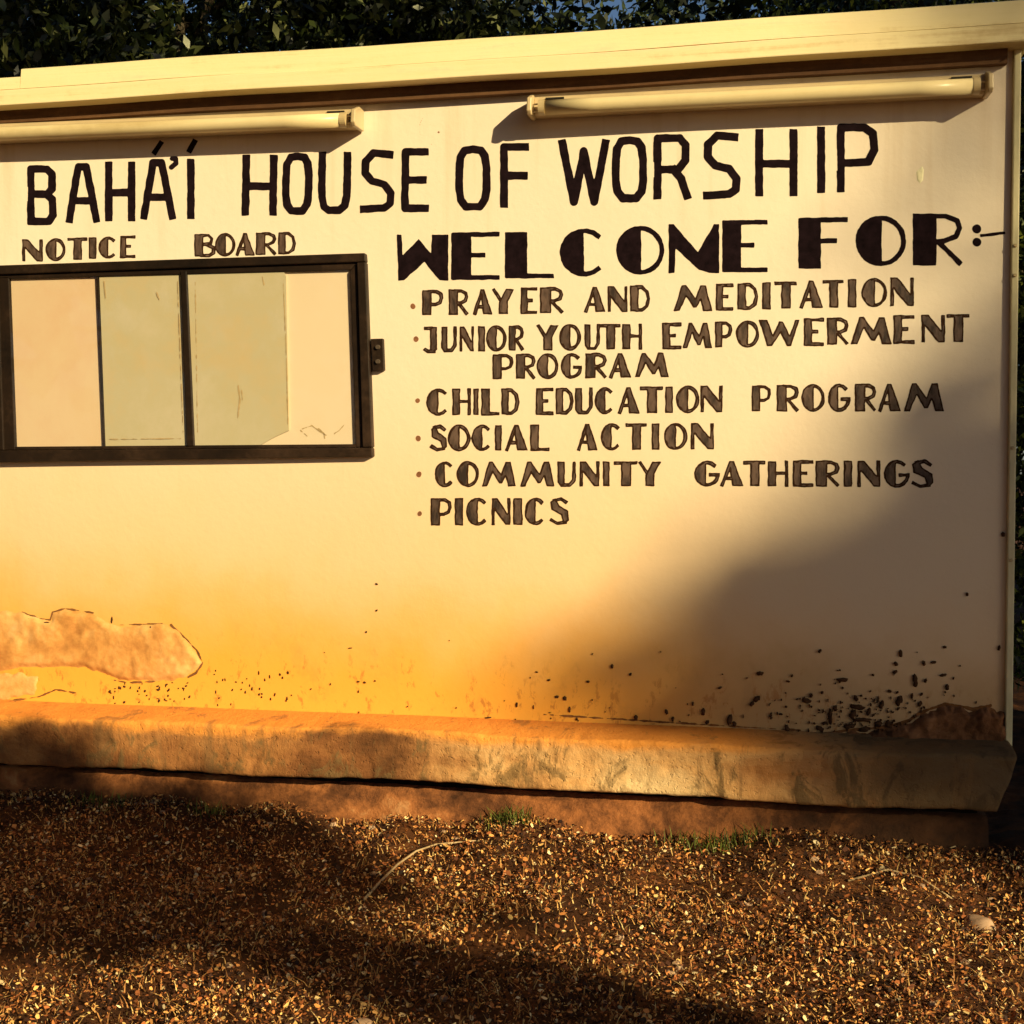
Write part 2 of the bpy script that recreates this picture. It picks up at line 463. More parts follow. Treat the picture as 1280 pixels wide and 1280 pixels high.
# foundation strip below, set back so that a dark joint opens under the plinth
def found_mesh():
    n = 150; V = []
    xe = xe_b-.01
    rows = [(.18, z_pb-.03, 0), (-.02, z_pb-.030, .3), (-PR+.066, z_pb-.0255, .5), (-PR+.058, z_pb-.033, .5), (-PR+.045, (z_pb)*.7, 1), (-PR+.01, -.08, 1)]
    k = len(rows)
    for i in range(n+1):
        x = XL+(xe-XL)*i/n
        for (y, z, a) in rows:
            V.append((x, D+y+a*(pl(x*1.7+z)+rng.normal(0, .0015)), z+a*(.6*pl(x*2.1+4)+rng.normal(0, .0012))))
    Fc = [(i*k+r, i*k+r+1, (i+1)*k+r+1, (i+1)*k+r) for i in range(n) for r in range(k-1)]
    Fc.append(tuple(range(n*k, (n+1)*k)))
    return mesh_np('foundation', V, Fc)
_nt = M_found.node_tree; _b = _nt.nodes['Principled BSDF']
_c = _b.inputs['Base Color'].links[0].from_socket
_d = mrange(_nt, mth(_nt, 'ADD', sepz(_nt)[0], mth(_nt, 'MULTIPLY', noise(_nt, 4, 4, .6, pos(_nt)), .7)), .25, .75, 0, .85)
_nt.links.new(mix(_nt, _d, _c, (.030, .016, .009)), _b.inputs['Base Color'])  # right end darkened in the colour to stand for shade
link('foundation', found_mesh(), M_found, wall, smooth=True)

link('joint_shade', box_me(XL+.01, xe_b-.03, D-PR+.085, D+.17, z_pb-.034, z_pb-.0005), M_joint, wall)  # black fill that paints the shade in the gap under the plinth
link('coping_shade_strip', board(XL, float(w1(1259, 80, .02)[0]), [(D-.022, z_cope0-.036), (D-.024, z_cope0+.001), (D-.0005, z_cope0+.001), (D-.0005, z_cope0-.036)][::-1], 60, .0015, 1.0), M_cope_shade, wall)  # dark strip added to stand in for part of the coping's shadow

# ---- shapes drawn as smooth fields and contoured on the wall face
def seg_sdf(X, Y, a, b, w):
    ax, ay = a; bx, by = b
    dx, dy = bx-ax, by-ay
    L2 = dx*dx+dy*dy+1e-9
    t = np.clip(((X-ax)*dx+(Y-ay)*dy)/L2, 0, 1)
    return np.hypot(X-ax-t*dx, Y-ay-t*dy)-w
def stroke_sdf(X, Y, pts, w, flat=True):
    f = np.full(X.shape, 1e9)
    for a, b in zip(pts[:-1], pts[1:]): f = np.minimum(f, seg_sdf(X, Y, a, b, w))
    if flat and pts[0] != pts[-1]:
        for (a, b) in ((pts[0], pts[1]), (pts[-1], pts[-2])):
            d = np.array([a[0]-b[0], a[1]-b[1]], float); d /= np.linalg.norm(d)+1e-9
            along = (X-a[0])*d[0]+(Y-a[1])*d[1]
            near = np.hypot(X-a[0], Y-a[1]) < w*1.9
            f = np.where(near, np.maximum(f, along-.6), f)
    return f
def poly_sdf(X, Y, pts):
    f = np.full(X.shape, 1e9); inside = np.zeros(X.shape, bool)
    n = len(pts)
    for i in range(n):
        a = pts[i]; b = pts[(i+1) % n]
        f = np.minimum(f, seg_sdf(X, Y, a, b, 0))
        c = ((a[1] > Y) != (b[1] > Y)) & (X < (b[0]-a[0])*(Y-a[1])/((b[1]-a[1])+1e-12)+a[0])
        inside ^= c
    return np.where(inside, -f, f)
def contour(X, Y, Fd, place):
    """marching squares -> filled mesh, vertices through place(px, py)"""
    m, n = X.shape
    verts = []; vid = {}; faces = []
    ins = Fd < 0
    def vert(key, x, y):
        if key not in vid:
            vid[key] = len(verts); verts.append((x, y))
        return vid[key]
    any_in = ins[:-1, :-1] | ins[:-1, 1:] | ins[1:, 1:] | ins[1:, :-1]
    for j, i in zip(*np.nonzero(any_in)):
        cs = ((j, i), (j, i+1), (j+1, i+1), (j+1, i))
        out = []
        for k in range(4):
            a = cs[k]; b = cs[(k+1) % 4]
            fa, fb = Fd[a], Fd[b]
            if fa < 0: out.append(vert(a, X[a], Y[a]))
            if (fa < 0) != (fb < 0):
                t = fa/(fa-fb)
                key = (a, b) if a < b else (b, a)
                out.append(vert(key, X[a]+t*(X[b]-X[a]), Y[a]+t*(Y[b]-Y[a])))
        if len(out) >= 3: faces.append(tuple(out[::-1]))
    if not verts: return None
    V = np.array(verts)
    return place(V[:, 0], V[:, 1]), faces
def arc(cx, cy, rx, ry, a0, a1, n=14):
    return [(cx+rx*math.cos(math.radians(a0+(a1-a0)*i/n)), cy+ry*math.sin(math.radians(a0+(a1-a0)*i/n))) for i in range(n+1)]

# tall single-stroke capitals, unit box, v up
T = {
 'B': [[(0, 0), (0, 1), (.72, 1), (.95, .9), (.95, .62), (.75, .52), (0, .52)], [(.7, .52), (.97, .42), (1, .12), (.8, 0), (0, 0)]],
 'A': [[(0, 0), (.32, 1), (.62, 1), (1, 0)], [(.17, .36), (.84, .36)]],
 'H': [[(0, 0), (0, 1)], [(1, 0), (1, 1)], [(0, .48), (1, .48)]],
 'I': [[(.5, 0), (.5, 1)]],
 'O': [[(.5, 1), (.2, .98), (.04, .86), (0, .6), (0, .3), (.06, .12), (.25, 0), (.75, 0), (.94, .12), (1, .3), (1, .66), (.94, .88), (.8, .98), (.5, 1)]],
 'U': [[(0, 1), (0, .25), (.1, .06), (.3, 0), (.7, 0), (.92, .08), (1, .27), (1, 1)]],
 'S': [[(.95, .97), (.35, 1), (.06, .85), (.05, .64), (.3, .5), (.75, .44), (1, .28), (.97, .1), (.75, .02), (0, 0)]],
 'E': [[(.95, 1), (0, 1), (0, 0), (1, 0)], [(0, .5), (.88, .5)]],
 'F': [[(1, 1), (0, 1), (0, 0)], [(0, .5), (.95, .5)]],
 'W': [[(0, 1), (.27, 0), (.5, .86), (.74, 0), (1, 1)]],
 'R': [[(0, 0), (0, 1), (.75, 1), (.95, .88), (.95, .62), (.7, .46), (0, .46)], [(.55, .46), (.8, .3), (1, 0)]],
 'P': [[(0, 0), (0, 1), (.7, 1), (.96, .9), (1, .64), (.82, .44), (0, .42)]],
}
# broad deco capitals: ('p', polygon) or ('s', polyline, thin)
def disc(cx=.5, cy=.5, r=.5, a0=0, a1=360, n=28): return arc(cx, cy, r, r, a0, a1, n)
def halfdisc(cut, n=24):
    a = math.degrees(math.acos((cut-.5)/.5))
    return arc(.5, .5, .5, .5, a, 360-a, n)
DG = {
 'W': [('p', [(0, 1), (.09, 1), (.11, .55), (.42, .9), (.66, .58), (.67, 1), (.99, 1), (.99, 0), (.82, 0), (.53, .4), (.14, 0), (.03, 0)])],
 'M': [('p', [(0, 0), (0, 1), (.1, 1), (.58, .42), (.9, 1), (1, 1), (1, 0), (.8, 0), (.6, .07), (.14, .5), (.12, 0)])],
 'E': [('p', [(0, 0), (0, 1), (.42, 1), (.42, 0)]), ('s', [(.03, .96), (1, .97)]), ('s', [(.3, .52), (.7, .52)]), ('s', [(.03, .04), (1, .04)])],
 'L': [('p', [(0, 0), (0, 1), (.46, 1), (.46, 0)]), ('s', [(.03, .04), (1, .04)])],
 'C': [('p', halfdisc(.50)), ('s', arc(.5, .5, .46, .46, 45, 315))],
 'G': [('p', halfdisc(.45)), ('s', arc(.5, .5, .46, .46, 45, 350)), ('s', [(.6, .45), (1, .45)])],
 'O': [('p', halfdisc(.52)), ('s', arc(.5, .5, .46, .46, 0, 360, 28))],
 'F': [('p', [(0, 0), (0, 1), (.46, 1), (.46, 0)]), ('s', [(.03, .96), (1, .97)]), ('s', [(.3, .55), (.78, .55)])],
 'R': [('p', [(0, 0), (0, 1), (.47, 1), (.47, 0)]), ('s', [(.3, .95), (.65, .95), (.88, .86), (.93, .72), (.86, .56), (.62, .47), (.4, .46)]), ('s', [(.5, .46), (.95, .03)])],
 'P': [('p', [(0, 0), (0, 1), (.45, 1), (.45, 0)]), ('s', [(.3, .95), (.7, .95), (.92, .84), (.95, .68), (.88, .5), (.65, .42), (.4, .42)])],
 'B': [('p', [(0, 0), (0, 1), (.42, 1), (.42, 0)]), ('s', [(.3, .95), (.7, .95), (.86, .8), (.8, .6), (.4, .54)]), ('s', [(.6, .54), (.95, .4), (.95, .16), (.75, .04), (.3, .04)])],
 'D': [('p', [(0, 0), (0, 1), (.42, 1), (.42, 0)]), ('s', [(.3, .95), (.6, .95), (.86, .78), (.95, .5), (.86, .2), (.6, .05), (.3, .05)])],
 'N': [('p', [(0, 0), (0, 1), (.3, 1), (.86, .42), (.86, 1), (1, 1), (1, 0), (.74, 0), (.14, .6), (.14, 0)])],
 'A': [('p', [(.42, 1), (.58, 1), (1, 0), (.52, 0), (.38, .86)]), ('s', [(.05, 0), (.46, .97)]), ('s', [(.2, .3), (.75, .3)])],
 'Y': [('p', [(.28, 0), (.28, .45), (.62, .98), (1, .98), (.7, .5), (.7, 0)]), ('s', [(.03, .98), (.4, .48)])],
 'T': [('p', [(.3, 0), (.3, 1), (.74, 1), (.74, 0)]), ('s', [(0, .94), (1, .95)])],
 'I': [('p', [(0, 0), (0, 1), (1, 1), (1, 0)])],
 'J': [('p', [(.45, .1), (.45, 1), (.95, 1), (.95, .1), (.7, 0)]), ('s', [(.05, .95), (.6, .95)]), ('s', [(.05, .12), (.3, .03), (.8, .03)])],
 'U': [('p', [(0, .15), (0, 1), (.4, 1), (.4, .02), (.15, .02)]), ('s', [(.2, .05), (.7, .05), (.93, .25), (.94, 1)])],
 'H': [('p', [(0, 0), (0, 1), (.4, 1), (.4, 0)]), ('s', [(.3, .52), (.8, .52)]), ('s', [(.9, 0), (.9, 1)])],
 'S': [('p', [(.05, .85), (.3, 1), (.5, .72), (.95, .5), (1, .15), (.75, 0), (.6, .35), (.1, .55)]), ('s', [(.2, .9), (.6, .97), (.88, .82)]), ('s', [(.85, .08), (.4, .03), (.06, .17)])],
}
DS = dict(DG)
DS['M'] = [('p', [(.02, 0), (.16, .0), (.33, .58), (.52, .12), (.60, .12), (.70, .42), (.78, 0), (1, 0), (.84, 1), (.70, 1), (.57, .5), (.32, 1), (.22, 1)])]
DS['W'] = [('p', [(.0, 1), (.20, 1), (.34, .42), (.50, .95), (.58, .95), (.76, .40), (.90, 1), (1, 1), (.80, 0), (.70, 0), (.53, .52), (.32, 0), (.20, 0)])]
def wob(X, Y, amp, ph):
    return amp*1.2*fnoise(X+ph*37, Y, 9)
def letter_field(X, Y, ch, box, style, hw):
    x0, x1, yt, yb, lean = box
    def tp(p):
        u, v = p
        if style == 'tall':
            return (x0+hw+(x1-x0-2*hw)*u-lean*v*(yb-yt), (yb-hw*.9)+(yt+hw*.9-(yb-hw*.9))*v) if False else \
                   (x0+hw+(x1-x0-2*hw)*u, yb-hw*.7-(yb-yt-1.4*hw)*v)
        return (x0+(x1-x0)*u, yb-(yb-yt)*v)
    # undo the lean of the hand painted strokes
    Xs = X+lean*(yb-Y)
    f = np.full(X.shape, 1e9)
    if style == 'tall':
        for st in T[ch]:
            closed = st[0] == st[-1]
            pts = [tp(p) for p in st]
            if closed: pts[-1] = pts[0]
            # open ends reach the full height of the box
            def ext(a, b):
                d = np.array([a[0]-b[0], a[1]-b[1]]); L = np.linalg.norm(d); d = d/L*hw*.7
                return (a[0]+d[0], a[1]+d[1])
            if not closed: pts = [ext(pts[0], pts[1])]+pts[1:-1]+[ext(pts[-1], pts[-2])] if len(pts) > 2 else [ext(pts[0], pts[1]), ext(pts[1], pts[0])]
            f = np.minimum(f, stroke_sdf(Xs, Y, pts, hw))
    else:
        for it in (DG if style == 'deco' else DS)[ch]:
            pts = [tp(p) for p in it[1]]
            if it[0] == 'p': f = np.minimum(f, poly_sdf(Xs, Y, pts))
            else:
                if it[1][0] == it[1][-1] or (abs(pts[0][0]-pts[-1][0])+abs(pts[0][1]-pts[-1][1])) < .01: pts[-1] = pts[0]
                f = np.minimum(f, stroke_sdf(Xs, Y, pts, hw))
    return f
PAINT_PR = [.0030]
def word(text, boxes, style, hw, mats, label, step=.9, extra=None, amp=.35, inner=None, lean=0.0, rnd=0.0):
    """one painted word: a mesh of thin paint; boxes = (x0, x1, ytop, ybottom) of each letter"""
    xs0 = min(b[0] for b in boxes)-6; xs1 = max(b[1] for b in boxes)+6
    ys0 = min(b[2] for b in boxes)-24*(extra is not None)-5; ys1 = max(b[3] for b in boxes)+6
    X, Y = np.meshgrid(np.arange(xs0, xs1, step), np.arange(ys0, ys1, step))
    f = np.full(X.shape, 1e9)
    for ch, b in zip(text, boxes):
        sel = (slice(None), slice(max(0, int((b[0]-8-xs0)/step)), int((b[1]+9-xs0)/step)))
        ff = letter_field(X[sel], Y[sel], ch, (*b, lean), style, hw)
        f[sel] = np.minimum(f[sel], ff)
    if extra is not None: f = np.minimum(f, extra(X, Y))
    f = f - rnd + wob(X, Y, amp, len(text)*1.7+boxes[0][0])
    r = contour(X, Y, f, lambda a, b: on_wall(a, b))
    o = link('painted_word', mesh_np('word', r[0], r[1]), mats[0], wall, label=label)
    if inner is not None:
        r = contour(X, Y, f+inner+.4*np.sin(X*.8+Y*.33), lambda a, b: on_wall(a, b, .0009))
        if r is not None:
            link('paint_fill', mesh_np('fill', r[0], r[1]), mats[1], o)
    return o
def spread(boxes, top, bot):
    """(x0, x1) list + top/bottom lines ((xa, ya), (xb, yb)) -> full boxes"""
    L = lambda ln, x: ln[0][1]+(ln[1][1]-ln[0][1])*(x-ln[0][0])/(ln[1][0]-ln[0][0])
    return [(a, b, L(top, (a+b)/2), L(bot, (a+b)/2)) for a, b in boxes]

def acc(X, Y):
    f = stroke_sdf(X, Y, [(202, 177), (192, 192)], 3.3)
    f = np.minimum(f, stroke_sdf(X, Y, [(244, 175), (236, 190)], 3.3))
    f = np.minimum(f, stroke_sdf(X, Y, [(215, 198), (219.5, 198), (220, 204), (214, 209)], 3.2, False))
    return f
word('BAHAI', [(34, 71, 208, 280), (82, 125, 205, 278), (131, 169, 202.5, 276), (175, 220, 200, 274), (231, 246, 199, 273)], 'tall', 4.7, [M_black],
     "painted word BAHÁ'Í in tall black capitals", extra=acc)
word('HOUSE', [(302, 346, 194, 269), (352, 390, 192, 267), (397, 438, 190, 266), (449, 493, 187.5, 264.5), (501, 537, 186, 263.5)], 'tall', 4.8, [M_black], 'painted word HOUSE in tall black capitals', lean=-.015)
word('OF', [(569, 613, 183, 261.5), (625, 662, 180, 259)], 'tall', 4.9, [M_black], 'painted word OF in tall black capitals')
word('WORSHIP', [(698, 762, 175, 256), (765, 809, 172, 251.5), (817, 864, 169.5, 249), (878, 926, 166, 248), (944, 997, 162, 245), (1019, 1034, 159, 241), (1046, 1098, 156, 240)],
     'tall', 5.0, [M_black], 'painted word WORSHIP in tall black capitals')
word('WELCOME', [(496, 561, 293, 350.5), (564, 624, 291, 349), (631, 692, 290, 347), (700, 760, 286, 345), (771, 830, 283, 343), (836, 899, 280.5, 341.5), (903, 959, 276, 340)],
     'deco', 3.0, [M_black], 'painted word WELCOME in broad black deco capitals')
def colon(X, Y):
    f = np.hypot(X-1221, Y-286)-5.6
    f = np.minimum(f, np.hypot(X-1221, Y-303)-5.4)
    return np.minimum(f, stroke_sdf(X, Y, [(1226, 294.5), (1240, 293), (1256, 291)], 1.7))
def ccat(b): return b
word('FOR', [(998, 1059, 273, 336), (1070, 1132, 270, 332.5), (1141, 1204, 267, 332)], 'deco', 3.1, [M_black], 'painted word FOR followed by colon and dash in broad black deco capitals',
     extra=None)
X, Y = np.meshgrid(np.arange(1210, 1262, .8), np.arange(275, 315, .8))
r = contour(X, Y, colon(X, Y)+wob(X, Y, .3, 2), lambda a, b: on_wall(a, b))
link('painted_colon', mesh_np('colon', r[0], r[1]), M_black, wall, label='painted colon and dash after the word FOR')

SM = [M_outline, M_brown]
def small(text, xs, top, bot, line, hw=2.0, inner=2.0, mats=SM, lean=0.0):
    word(text, spread(xs, top, bot), 'small', hw, mats, 'painted word %s in %s' % (text, line), step=.8, amp=.4, inner=inner, rnd=0.3, lean=lean)
br = 'small brown deco capitals'
small('PRAYER', [(528, 553), (561, 585), (592, 615), (616, 643), (651, 671), (675, 704)], ((528, 363), (704, 359)), ((528, 394), (704, 391)), br)
small('AND', [(731, 757), (760, 784), (788, 812)], ((731, 359), (812, 357)), ((731, 390), (812, 389)), br)
small('MEDITATION', [(842, 890), (895, 916), (922, 947), (953, 963), (969, 995), (1000, 1029), (1029, 1054), (1060, 1070), (1078, 1108), (1113, 1142)],
      ((842, 358), (1142, 346.5)), ((842, 389), (1142, 382)), br)
small('JUNIOR', [(530, 547), (552, 570), (575, 592), (598, 606), (609, 632), (636, 654)], ((530, 409), (654, 407)), ((530, 440), (654, 438)), br)
small('YOUTH', [(672, 698), (700, 725), (731, 749), (751, 775), (778, 803)], ((672, 406), (803, 405)), ((672, 438), (803, 436)), br)
small('EMPOWERMENT', [(828, 851), (853, 890), (894, 914), (921, 948), (949, 999), (1005, 1029), (1034, 1060), (1063, 1114), (1117, 1142), (1152, 1181), (1184, 1211)],
      ((828, 405), (1211, 392.5)), ((828, 436), (1211, 427)), br)
small('PROGRAM', [(616, 641), (645, 669), (672, 697), (702, 727), (732, 758), (762, 789), (793, 836)], ((616, 443), (836, 441)), ((616, 474), (836, 471)), br+', indented line')
small('CHILD', [(534, 562), (566, 589), (592, 598), (602, 624), (627, 648)], ((534, 486.5), (648, 486)), ((534, 519), (648, 518)), br)
small('EDUCATION', [(670, 691), (695, 716), (719, 740), (745, 768), (773, 799), (801, 828), (832, 841), (846, 873), (876, 903)],
      ((670, 486), (903, 482)), ((670, 518), (903, 515)), br)
small('PROGRAM', [(940, 963), (971, 998), (1003, 1030), (1036, 1062), (1069, 1095), (1098, 1126), (1129, 1180)], ((940, 482), (1180, 479)), ((940, 514), (1180, 514)), br+', after the word EDUCATION')
small('SOCIAL', [(538, 559), (561, 587), (591, 615), (619, 627), (632, 660), (663, 686)], ((538, 532), (686, 531)), ((538, 563), (686, 563)), br)
small('ACTION', [(722, 747), (752, 777), (783, 808), (815, 824), (831, 858), (864, 892)], ((722, 530), (892, 529)), ((722, 563), (892, 561)), br)
small('COMMUNITY', [(545, 568), (572, 598), (602, 645), (650, 693), (697, 719), (725, 749), (754, 762), (768, 796), (799, 826)],
      ((545, 577.5), (826, 577)), ((545, 608), (826, 607.5)), br)
small('GATHERINGS', [(869, 899), (901, 929), (930, 956), (960, 986), (991, 1016), (1020, 1049), (1055, 1065), (1072, 1100), (1106, 1136), (1139, 1167)],
      ((869, 577), (1167, 575.5)), ((869, 607), (1167, 609)), br)
small('PICNICS', [(539, 564), (569, 579), (584, 611), (615, 638), (642, 653), (657, 682), (687, 711)], ((539, 623), (711, 622.5)), ((539, 657), (711, 655)), br)
small('NOTICE', [(28, 53), (58, 81), (85, 108), (111, 120), (124, 146), (150, 168)], ((28, 300), (168, 295)), ((28, 327), (168, 321)), br+' above the notice board', 1.7, 1.8)
small('BOARD', [(243, 268), (270, 293), (295, 318), (320, 345), (348, 369)], ((243, 293), (369, 290)), ((243, 321), (369, 317)), br+' above the notice board', 1.7, 1.8)
for i, (bx, by) in enumerate(((516, 383), (520, 424), (522, 501), (523, 548), (524, 593), (525, 642))):
    X, Y = np.meshgrid(np.arange(bx-7, bx+7, .7), np.arange(by-7, by+7, .7))
    r = contour(X, Y, np.hypot((X-bx)*1.15, Y-by)-3.4+wob(X, Y, .5, i), lambda a, b: on_wall(a, b))
    link('bullet_dot', mesh_np('dot', r[0], r[1]), M_bullet, wall)

# ---- raised patches and mud on the wall
def relief(name, fld, bounds, hmax, edge, mat, label, step=1.5, base=.002, rough_amp=.15, parent=wall):
    X, Y = np.meshgrid(np.arange(bounds[0], bounds[1], step), np.arange(bounds[2], bounds[3], step))
    Fd = fld(X, Y)
    def place(a, b):
        ff = fld(a, b)
        t = np.clip(-ff/edge, 0, 1); t = t*t*(3-2*t)
        n = 1.3*fnoise(a, b, 17)
        P = on_wall(a, b, 0)
        P[:, 1] -= -.0008 + hmax*t*(1+rough_amp*n)
        return P
    r = contour(X, Y, Fd, place)
    return link(name, mesh_np(name, r[0], r[1]), mat, parent, smooth=True, label=label)
patch_pts = [(-80, 768), (0, 764), (30, 766), (52, 775), (64, 776), (66, 766), (82, 762), (117, 768), (136, 782), (152, 784), (205, 780), (222, 788), (244, 812), (252, 828), (243, 841), (216, 850), (150, 849), (130, 841), (105, 833), (60, 833), (18, 834), (0, 838), (-80, 842)]
relief('cement_patch', lambda X, Y: poly_sdf(X, Y, patch_pts)-2.2+wob(X, Y, 1.2, 1), (-84, 260, 752, 860), .007, 8, M_patch, 'bumpy bare cement patch at the lower left of the wall', 2, rough_amp=.35)
patch2 = [(-80, 850), (0, 842), (28, 841), (48, 845), (44, 868), (10, 874), (-80, 872)]
relief('cement_patch', lambda X, Y: poly_sdf(X, Y, patch2)+wob(X, Y, 2.0, 3), (-84, 60, 836, 880), .004, 3, M_patch, 'small flaked strip under the larger cement patch', 2, rough_amp=.3)
er = [(1005, 921), (1060, 915), (1110, 911), (1138, 902), (1150, 893), (1166, 886), (1180, 882), (1200, 884), (1215, 888), (1238, 884), (1256, 892), (1258, 940), (1005, 940)]
relief('eroded_patch', lambda X, Y: poly_sdf(X, Y, er)+wob(X, Y, 3.0, 5), (1000, 1262, 872, 940), .030, 9, M_erode, 'brown eroded render rising at the right foot of the wall', 2, rough_amp=.2)
M_crack = simple('brown_crack_edge', (.20, .085, .03), .5, 60, .95, .1, .3)
def crack(pts, w, label):
    xs_c = [p[0] for p in pts]; ys_c = [p[1] for p in pts]
    X, Y = np.meshgrid(np.arange(min(xs_c)-6, max(xs_c)+6, .8), np.arange(min(ys_c)-6, max(ys_c)+6, .8))
    fld = stroke_sdf(X, Y, pts, w, False)+.8*fnoise(X, Y, 7)
    r = contour(X, Y, fld, lambda a, b: on_wall(a, b, .0008))
    link('crack', mesh_np('crack', r[0], r[1]), M_crack, wall, label=label)
crack([(28, 766), (50, 773), (63, 775), (66, 765), (82, 760.5), (117, 766)], .9, 'dark crack along the top edge of the cement patch')
crack([(150, 781), (182, 780), (205, 779)], .5, 'hairline crack above the cement patch')
crack([(214, 781), (230, 796), (246, 812), (254, 828), (246, 841), (236, 846)], 1.1, 'dark crack round the right end of the cement patch')
crack([(138, 849), (160, 853), (190, 852), (215, 851)], .7, 'crack under the cement patch')
crack([(0, 876), (30, 874), (48, 871), (70, 862), (95, 866)], .8, 'crack in the flaked strip')
crack([(1012, 920), (1060, 913), (1108, 909), (1136, 901), (1149, 892), (1166, 885), (1182, 880), (1202, 883), (1216, 887), (1238, 882)], 1.9, 'dark crack along the top of the eroded render')
crack([(680, 893), (760, 898), (850, 904), (930, 909), (1000, 913)], .9, 'thin dark crack where the wall meets the plinth')
# crescent scratch and pale scuff
relief('scratch_mark', lambda X, Y: np.minimum(np.maximum(np.abs(np.hypot(X-545, Y-160)-21)-.8, X-541+0*Y), np.hypot(X-548, Y-165)-2), (520, 556, 136, 184), .0012, 1, M_bullet, 'thin curved scratch between the two lamps', .9)
relief('scuff_mark', lambda X, Y: poly_sdf(X, Y, [(1153, 204), (1156, 212), (1155, 226), (1150, 231), (1145, 226), (1144, 214), (1149, 210)]), (1140, 1160, 200, 236), .002, 3, simple('fresh_cream_filler', (.84, .78, .52), .1, 40), 'small pale filler blob above the word FOR', 1.2)

mud = [(1025, 814, 3, 3), (1053, 850, 8, 4), (1126, 817, 4, 5), (1120, 830, 4, 3), (1119, 840, 4, 3), (1155, 829, 3, 4), (1167, 828, 4, 3), (1144, 851, 5, 9), (1157, 851, 3, 3), (1179, 844, 5, 3), (1184, 859, 4, 4),
       (1181, 809, 4, 2), (1249, 810, 3, 4), (1209, 743, 3, 2.5), (1254, 668, 4, 3.5), (1008, 876, 7, 5), (1014, 870, 3, 3), (950, 842, 5, 4), (1072, 884, 11, 5), (1066, 893, 6, 7), (1078, 900, 13, 4), (1062, 908, 8, 5), (1080, 912, 10, 4), (1124, 876, 6, 8), (1112, 864, 3, 3),
       (1102, 881, 5, 6), (1038, 896, 4, 11), (1044, 886, 4, 4), (1025, 911, 6, 5), (1031, 904, 4, 3), (984, 911, 3.5, 7), (912, 900, 4, 10), (918, 905, 3, 5), (879, 890, 4, 5), (884, 903, 3, 4), (946, 874, 6, 5), (940, 880, 4, 4), (1070, 873, 4, 5), (1086, 890, 4, 6), (1098, 905, 8, 4), (1110, 905, 6, 5),
       (765, 833, 3, 3), (788, 843, 2, 3), (735, 852, 2.5, 2.5), (696, 871, 3, 3), (706, 873, 4, 3), (686, 850, 2.5, 2.2), (671, 840, 2, 1.5), (712, 887, 2.4, 4), (721, 899, 2.5, 2), (795, 897, 4, 3.5), (833, 890, 3, 4), (841, 899, 2, 5), (448, 852, 2, 1.6), (456, 853, 2, 1.8), (469, 851, 1.5, 1.2), (646, 881, 1.5, 5), (667, 884, 1.2, 3),
       (610, 897, 5, 1.5), (471, 730, 2.5, 1.5), (471, 763, 2, 1.5), (438, 810, 3, 1), (458, 790, 1.5, 1.5), (866, 880, 2, 3), (900, 860, 3, 2), (985, 852, 3, 2), (990, 845, 2, 2), (1150, 880, 4, 4), (1140, 870, 3, 4), (1152, 868, 2, 3), (1098, 874, 2, 4), (1028, 866, 2, 3), (964, 894, 2, 4), (976, 893, 3, 2),
       (140, 775, 2, 5), (146, 790, 4, 2), (112, 800, 2.5, 2.5), (36, 776, 2, 4), (58, 778, 5, 1.5), (198, 862, 3, 2), (188, 788, 3, 6), (1050, 838, 1.5, 1.5), (1192, 848, 2, 2)]
for _ in range(46):
    mud.append((rng.uniform(135, 240), rng.uniform(853, 880), rng.uniform(.8, 2.2), rng.uniform(.8, 2.6)))
for _ in range(34):
    mud.append((rng.uniform(265, 365), rng.uniform(838, 882), rng.uniform(.7, 1.6), rng.uniform(.8, 3.0)))
for _ in range(190):
    mud.append((rng.normal(1085, 55), 915-abs(rng.normal(0, 26)), rng.uniform(.5, 2.0), rng.uniform(.6, 2.6)))
for _ in range(46):
    mud.append((rng.uniform(380, 1240), 905-abs(rng.normal(0, 45)), rng.uniform(.6, 1.4), rng.uniform(.6, 1.8)))
V = []; Fc = []
for (mx, my, ra, rb) in mud:
    ra *= .78; rb *= .80
    n = 14; ph = rng.uniform(0, 6)
    ring = []
    for k in range(n):
        t = 2*math.pi*k/n; s = 1+.22*math.sin(2*t+ph)+.12*math.sin(5*t+2*ph)+.05*rng.normal()
        ring.append((mx+ra*s*math.cos(t), my+rb*s*math.sin(t)))
    a = on_wall([p[0] for p in ring], [p[1] for p in ring], -.0004)
    b = W([mx+(p[0]-mx)*.75 for p in ring], [my+(p[1]-my)*.75 for p in ring], .0006+min(.002, .0005*min(ra, rb)))
    base = len(V)
    V += a.tolist()+b.tolist()
    for k in range(n):
        k2 = (k+1) % n
        Fc.append((base+k2, base+k, base+n+k, base+n+k2))
    Fc.append(tuple(base+n+k for k in range(n))[::-1])
link('mud_spatter', mesh_np('mud', V, Fc), M_mud, wall, kind='stuff', smooth=True, label='dark mud splashes at the foot of the wall')

# ------------------------------------------------------------------ notice board (glazed case on the wall)
nb = thing('notice_board', tuple(w1(225, 450)), 'dark timber framed notice case with pale panels below the words NOTICE BOARD', 'notice board')
PF = .024
def fr(pts, a=.0, b=PF, name='frame_rail', mat=M_wood, bw=.003, parent=nb, label=None):
    v, f = prism_px(pts, a, b)
    o = link(name, mesh_np(name, v, f), mat, parent, label=label)
    if bw: bevel(o, bw)
    return o
